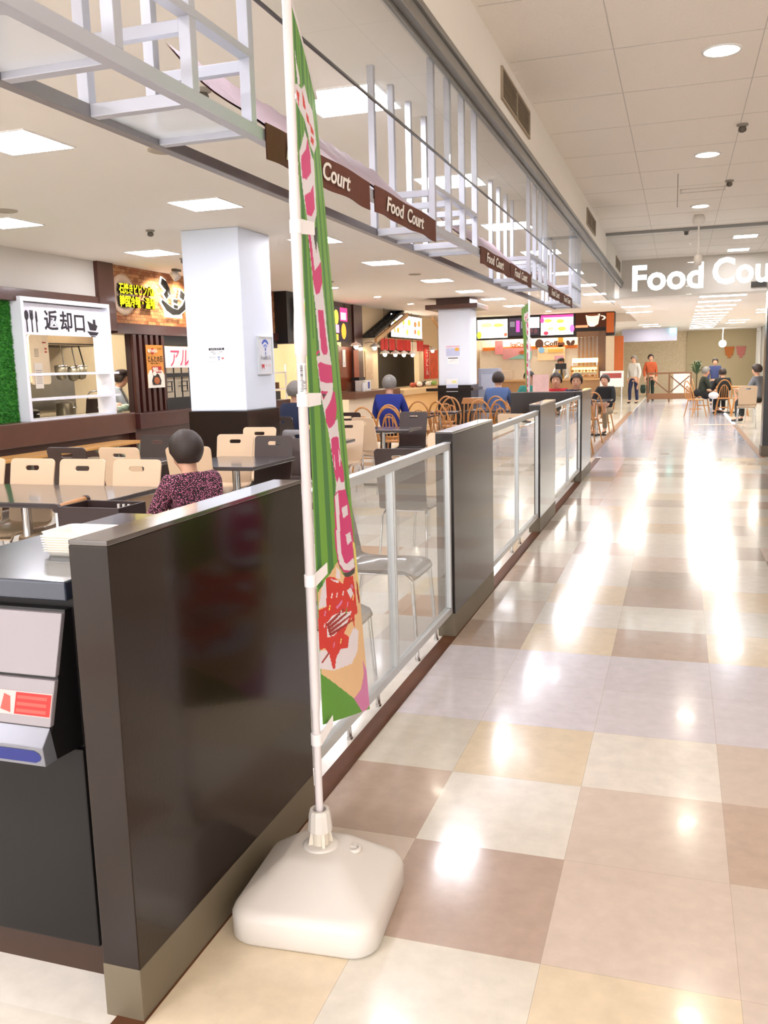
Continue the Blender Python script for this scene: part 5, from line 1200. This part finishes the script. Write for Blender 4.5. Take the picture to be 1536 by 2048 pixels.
for a in ((-4.0, 13.2, .9, .6, 'dark topped table before the person in bright blue'), (-3.72, 14.25, .62, .5, 'small dark table between the round backed chairs before the middle column'), (-2.85, 14.75, 1.0, .6, 'dark topped table before the person in grey blue'),
          (-1.75, 15.9 - 1.1, .5, .5, 'small table beside the far corridor edge'), (-1.55, 18.3, .6, .6, 'table in front of the person in a black jacket'), (1.3, 26.0, .9, .7, 'wooden topped table between the seated people on the right')):
    rect_table(*a, top=None if a[0] < 0 else wood_honey)
ch = ply_chair(ply_beige, 'tall beige plywood chair beside the dark column on the right', 'beige plywood chairs'); ch.location = (1.36, 20.2, 0); ch.rotation_euler = (0, 0, 0)

# ------------------------------------------------------------------ people
skin_m = M('skin', '#d3a184', .5, var=.04); hair_dark = M('hair_dark', '#2a1c15', .55, var=.35, vs=90, bump=.15, bs=120); hair_grey = M('hair_grey', '#77726d', .55, var=.3, vs=60, bump=.4, bs=90)
shoe = M('shoe_black', '#1a1818', .5)
def skinned(name, chains, mat, parent, lv=2, root=0):
    """chains: lists of (key, co, radius); equal keys are the same joint"""
    keys = {}; vs = []; rs = []; es = []
    for c in chains:
        prev = None
        for k, co, r in c:
            if k not in keys: keys[k] = len(vs); vs.append(tuple(co)); rs.append(r)
            i = keys[k]
            if prev is not None and prev != i: es.append((prev, i))
            prev = i
    me = bpy.data.meshes.new('t'); me.from_pydata(vs, es, [])
    o = bpy.data.objects.new('t', me); COL.objects.link(o)
    md = o.modifiers.new('s', 'SKIN'); md.use_smooth_shade = True
    sk = me.skin_vertices[0].data
    for i, r in enumerate(rs):
        sk[i].radius = r if isinstance(r, tuple) else (r, r); sk[i].use_root = (i == root)
    sb = o.modifiers.new('u', 'SUBSURF'); sb.levels = lv; sb.render_levels = lv
    dg = bpy.context.evaluated_depsgraph_get()
    m2 = bpy.data.meshes.new_from_object(o.evaluated_get(dg))
    bpy.data.objects.remove(o); bpy.data.meshes.remove(me)
    m2.name = name; m2.materials.clear(); m2.materials.append(mat)
    for p in m2.polygons: p.use_smooth = True
    q = bpy.data.objects.new(name, m2); COL.objects.link(q); q.parent = parent
    return q
def person(label, x, y, rz, pose, top, pants, hair, s=1.0, lean=0.0, hairlen=0, arms='table', apron=None, cap=None, hip_h=None, bag=None):
    r = thing('person', label, 'person', (x, y, 0), math.radians(rz)); r.scale = (s, s, s)
    hz = (hip_h or .53) if pose == 'sit' else .90
    L = lean
    def sp(u, yy=0): # point along the spine, u metres above the hip
        return V(0, yy - .02 + math.sin(L) * u, hz + math.cos(L) * u)
    hip = sp(0); waist = sp(.17); chest = sp(.36); neck0 = sp(.50); neck1 = sp(.54); jaw = sp(.585, .03); mid = sp(.655, .02); crown = sp(.735, .0); topv = sp(.77, -.005)
    ch = [[('hip', hip, (.12, .085)), ('waist', waist, (.10, .075)), ('chest', chest, (.11, .075)), ('n0', neck0, (.075, .065)), ('n1', neck1, (.052, .052)), ('jaw', jaw, (.066, .076)), ('mid', mid, (.078, .092)), ('cr', crown, (.07, .082)), ('top', topv, (.035, .045))]]
    ch.append([('mid', mid, .078), ('nose', mid + V(0, .098, -.025), .014)])
    for sx in (-1, 1): ch.append([('mid', mid, .078), ('ear%d' % sx, mid + V(sx * .082, -.01, -.015), .014)])
    limbs = {}
    for sx in (-1, 1):
        sh = sp(.465) + V(sx * .165, 0, 0)
        if pose == 'sit':
            kn = V(sx * .11, .43, hz - .03); an = V(sx * .12, .42, .09); toe = V(sx * .125, .56, .04); h0 = hip + V(sx * .09, .03, -.03)
        else:
            kn = V(sx * .10, .03 + .06 * sx, .48); an = V(sx * .105, .0 - .1 * (sx < 0) * 0 + .07 * sx, .08); toe = an + V(.01 * sx, .14, -.04); h0 = hip + V(sx * .09, 0, -.05)
        if arms == 'table': el = sh + V(sx * .07, .08 + .3 * L, -.27); wr = el + V(-sx * .06, .22, .03)
        elif arms == 'work': el = sh + V(sx * .06, .12, -.25); wr = el + V(-sx * .08, .2, -.08)
        else: el = sh + V(sx * .06, -.03, -.28); wr = el + V(-sx * .01, .07, -.23)
        d = (wr - el).normalized(); pm = wr + d * .05; side = d.cross(V(0, 0, 1) if abs(d.z) < .8 else V(0, 1, 0)).normalized()
        limbs[sx] = (sh, el, wr, h0, kn, an, toe)
        a = 'LR'[sx > 0]
        ch.append([('chest', chest, .10), ('sh' + a, sh, .05), ('el' + a, el, .042), ('wr' + a, wr, .028), ('pm' + a, pm, (.036, .018))])
        for f in range(4):
            b0 = pm + d * .03 + side * (f - 1.5) * .019; ln = (.030, .036, .033, .025)[f]
            ch.append([('pm' + a, pm, .036), ('f%d' % f + a, b0, .0095), ('g%d' % f + a, b0 + d * ln + V(0, 0, -.008), .0085), ('h%d' % f + a, b0 + d * ln * 1.8 + V(0, 0, -.025), .0075)])
        ch.append([('wr' + a, wr, .028), ('t0' + a, wr + d * .03 + side * .03 * -sx, .011), ('t1' + a, wr + d * .065 + side * .05 * -sx, .009)])
        ch.append([('hip', hip, .10), ('h0' + a, h0, .07), ('kn' + a, kn, .056), ('an' + a, an, .036), ('to' + a, toe, .03)])
    skinned('body', ch, skin_m, r, 1)
    # clothing
    c = [[('hip', sp(-.02), (.168, .135)), ('waist', waist, (.158, .128)), ('chest', chest, (.17, .128)), ('n0', neck0 + V(0, 0, -.005), (.095, .085)), ('col', sp(.53), (.068, .066))]]
    for sx in (-1, 1):
        sh, el, wr, *_ = limbs[sx]; a = 'LR'[sx > 0]
        c.append([('chest', chest, .16), ('sh' + a, sh, .072), ('el' + a, el, .056), ('wr' + a, wr - (wr - el).normalized() * .02, .042)])
    skinned('top', c, top, r, 2)
    c = [[('hip', hip + V(0, 0, .02), (.16, .13)), ('hp', hip + V(0, 0, -.06), (.15, .125))]]
    for sx in (-1, 1):
        sh, el, wr, h0, kn, an, toe = limbs[sx]; a = 'LR'[sx > 0]
        c.append([('hp', hip, .15), ('h0' + a, h0 + V(0, .02, 0), .098), ('kn' + a, kn, .07), ('an' + a, an + V(0, 0, .02), .055)])
    skinned('trousers', c, pants, r, 2)
    for sx in (-1, 1):
        sh, el, wr, h0, kn, an, toe = limbs[sx]
        skinned('shoe', [[('a', an + V(0, -.03, -.035), .046), ('b', an + V(0, .05, -.04), .042), ('c', V(toe.x, toe.y, .037), .036)]], shoe, r, 1)
    # hair: a shell over the skull, open at the face
    q = B(); n = 18; m = 10; hc = mid + V(0, -.012, .025); vs = []
    for i in range(m + 1):
        th = (PI * (.70 + .08 * hairlen)) * i / m
        for j in range(n):
            ph = 2 * PI * j / n; fwd = max(0, math.sin(ph))
            t2 = th * (1 - .5 * fwd ** .6)
            wob = 1 + .012 * math.sin(5 * ph + 1.1 * i)
            vs.append(hc + V(.108 * wob * math.sin(t2) * math.cos(ph), .128 * wob * math.sin(t2) * math.sin(ph), .122 * wob * math.cos(t2)))
    q.add(vs, [(i * n + j, (i + 1) * n + j, (i + 1) * n + (j + 1) % n, i * n + (j + 1) % n) for i in range(m) for j in range(n)], 0, True)
    q.build('hair', hair, r)
    f = B()
    for sx in (-1, 1): f.ball(mid + V(sx * .031, .088, .012), (.011, .006, .007), 0, 8)
    f.build('eyes', ink, r)
    B().ball(jaw + V(0, .074, .005), (.022, .006, .005), 0, 8).build('mouth', M('lips', '#a8594c', .5), r)
    if cap: B().lathe([(.1, .0), (.108, .03), (.1, .085), (.05, .105), (.01, .11)], n=18).box(-.07, .07, .08, .17, 0, .012).xf(Matrix.Translation(mid + V(0, -.01, .045))).build('cap', cap, r)
    if apron:
        skinned('apron', [[('a', sp(.44, .02), (.09, .13)), ('b', sp(.2, .03), (.15, .135)), ('c', sp(-.02, .03), (.165, .14)), ('d', sp(-.3, .05), (.16, .12))]], apron, r, 1)
    if bag: B().lathe([(.02, 0), (.12, .02), (.16, .14), (.13, .3), (.02, .32)], n=14, sx=.6).xf(Matrix.Translation((.27, .02, .28 if pose != 'sit' else .45))).build('bag', bag, r)
    return r
def cloth_m(n, c, **k): return M(n, c, .85, var=k.get('var', .12), vs=k.get('vs', 12), bump=.2, bs=40)
speck = bpy.data.materials.new('speckled_knit'); speck.use_nodes = True
def speckle():
    nt = speck.node_tree; N = nt.nodes; L = nt.links; b = N['Principled BSDF']
    tc = N.new('ShaderNodeTexCoord'); vo = N.new('ShaderNodeTexVoronoi'); vo.inputs['Scale'].default_value = 110
    mp = N.new('ShaderNodeMapping'); mp.inputs['Scale'].default_value = (1, 1, 1.6)
    L.new(tc.outputs['Object'], mp.inputs[0]); L.new(mp.outputs[0], vo.inputs['Vector'])
    cr = N.new('ShaderNodeValToRGB'); e = cr.color_ramp.elements
    e[0].position = .31; e[0].color = lin('#cf4a80'); e[1].position = .40; e[1].color = lin('#1a0c12')
    k = e.new(.17); k.color = lin('#f0b8cc')
    L.new(vo.outputs['Distance'], cr.inputs[0]); L.new(cr.outputs[0], b.inputs['Base Color']); b.inputs['Roughness'].default_value = .9
speckle()
navy = cloth_m('navy_trousers', '#20222e'); blackc = cloth_m('black_cloth', '#141416'); beige_p = cloth_m('beige_trousers', '#8f7d63')
person('elderly person in a speckled magenta knit top seated with back to the viewer', -2.70, 4.6, 62, 'sit', speck, navy, hair_dark, .92, .14, 1.0, hip_h=.43)
st = thing('stool', 'low dark stool the person in the speckled top sits on', 'stool', (-2.70, 4.6, 0))
B().lathe([(.01, .30), (.16, .30), (.17, .315), (.16, .33), (.01, .33)], n=24).build('seat', ply_dark, st)
for a_ in range(4): B().tube([(.11 * math.cos(a_ * PI / 2), .11 * math.sin(a_ * PI / 2), .30), (.17 * math.cos(a_ * PI / 2), .17 * math.sin(a_ * PI / 2), 0)], .011, 8).build('leg', chrome, st)
person('person in dark navy sitting between the white column and the banner pole', -4.6, 10.35, -15, 'sit', cloth_m('dark_navy_jacket', '#1c2440'), navy, hair_grey, 1, .1)
chair('dark', -4.57, 10.3, -15, 'dark plywood chair the person in dark navy sits on')
person('person in a bright blue jacket seated right of the banner with back to the viewer', -4.06, 12.6, 8, 'sit', cloth_m('bright_blue_jacket', '#15277a'), navy, hair_grey, 1.02, .1)
person('person in a grey blue shirt seated in front of the middle column', -3.0, 15.45, 0, 'sit', cloth_m('grey_blue_shirt', '#4c6390'), navy, hair_dark, 1.02, .18)
person('person in teal seated left of the far banner', -2.72, 17.25, 165, 'sit', cloth_m('teal_top', '#2f8078'), blackc, hair_dark, 1.0, .05)
person('person in red seated behind the crosswise partition', -2.02, 15.8, 180, 'sit', cloth_m('red_top', '#b3222a'), blackc, hair_dark, .98, .1)
person('person in navy seated by the end of the crosswise partition', -1.62, 15.3, 180, 'sit', cloth_m('navy_top', '#1f2448'), navy, hair_dark, .97, .1)
person('person in a black jacket and beige trousers seated at the far corridor edge', -1.42, 19.15, 165, 'sit', blackc, beige_p, hair_dark, .92, .2)
person('person in a white top and navy trousers standing at the far left of the corridor', -1.5, 32.6, 150, 'stand', cloth_m('white_shirt', '#cfcac4'), cloth_m('navy_slacks', '#23284a'), hair_grey, .98, .02, arms='down')
person('person in dark green with an orange accent standing with a bag in the far corridor', -1.0, 34.5, 200, 'stand', cloth_m('orange_vest', '#b8532a', var=.5, vs=4), cloth_m('dark_green_trousers', '#1f2e26'), hair_dark, 1.0, .02, arms='down', bag=cloth_m('green_bag_cloth', '#2b3c34'))
person('person in dark green seated on the right beyond the sign', .62, 26.1, -80, 'sit', cloth_m('dark_olive_top', '#252b22'), blackc, hair_grey, .95, .15)
person('person in black seated on the right beside the wooden table', 1.1, 25.0, 10, 'sit', blackc, blackc, hair_dark, .93, .2)
person('person in a grey jacket seated next to the dark column on the right', 1.72, 22.0, 60, 'sit', cloth_m('grey_jacket', '#6c6e76'), cloth_m('charcoal_trousers', '#2a2f2e'), hair_dark, 1.0, .1)
chair('beige', 1.74, 21.97, 60, 'beige plywood chair of the person in a grey jacket')
person('person with dark hair standing far behind the seated people on the right', 1.1, 31.0, 180, 'stand', cloth_m('blue_top', '#3a4470'), navy, hair_dark, .88, .05, arms='down')
ap = cloth_m('mustard_apron', '#c09a1c')
person('coffee stall worker in a black cap and yellow apron behind the counter', -3.42, 27.75, 180, 'stand', cloth_m('grey_uniform', '#b9bcc0'), blackc, hair_dark, .95, .05, arms='work', apron=ap, cap=black)
person('kitchen worker in a pale blue shirt and yellow apron bending beside the return shelves', -7.95, 11.2, -62, 'stand', cloth_m('pale_blue_uniform', '#a3acb8'), navy, hair_dark, .93, .42, arms='work', apron=ap, cap=cloth_m('dark_cap', '#2a1c1c'))
tag(B().ball((.45, 24.15, .62), (.08, .07, .11)).build('pouch', blackc), 'black pouch hanging on the wooden chair at the right dining corner', 'pouch')
tag(B().ball((.86, 24.6, .53), (.13, .12, .09)).build('shopping_bag', M('pale_bag', '#d6d2d4', .5, var=.1)), 'pale plastic bag on the wooden seat on the right', 'bag')
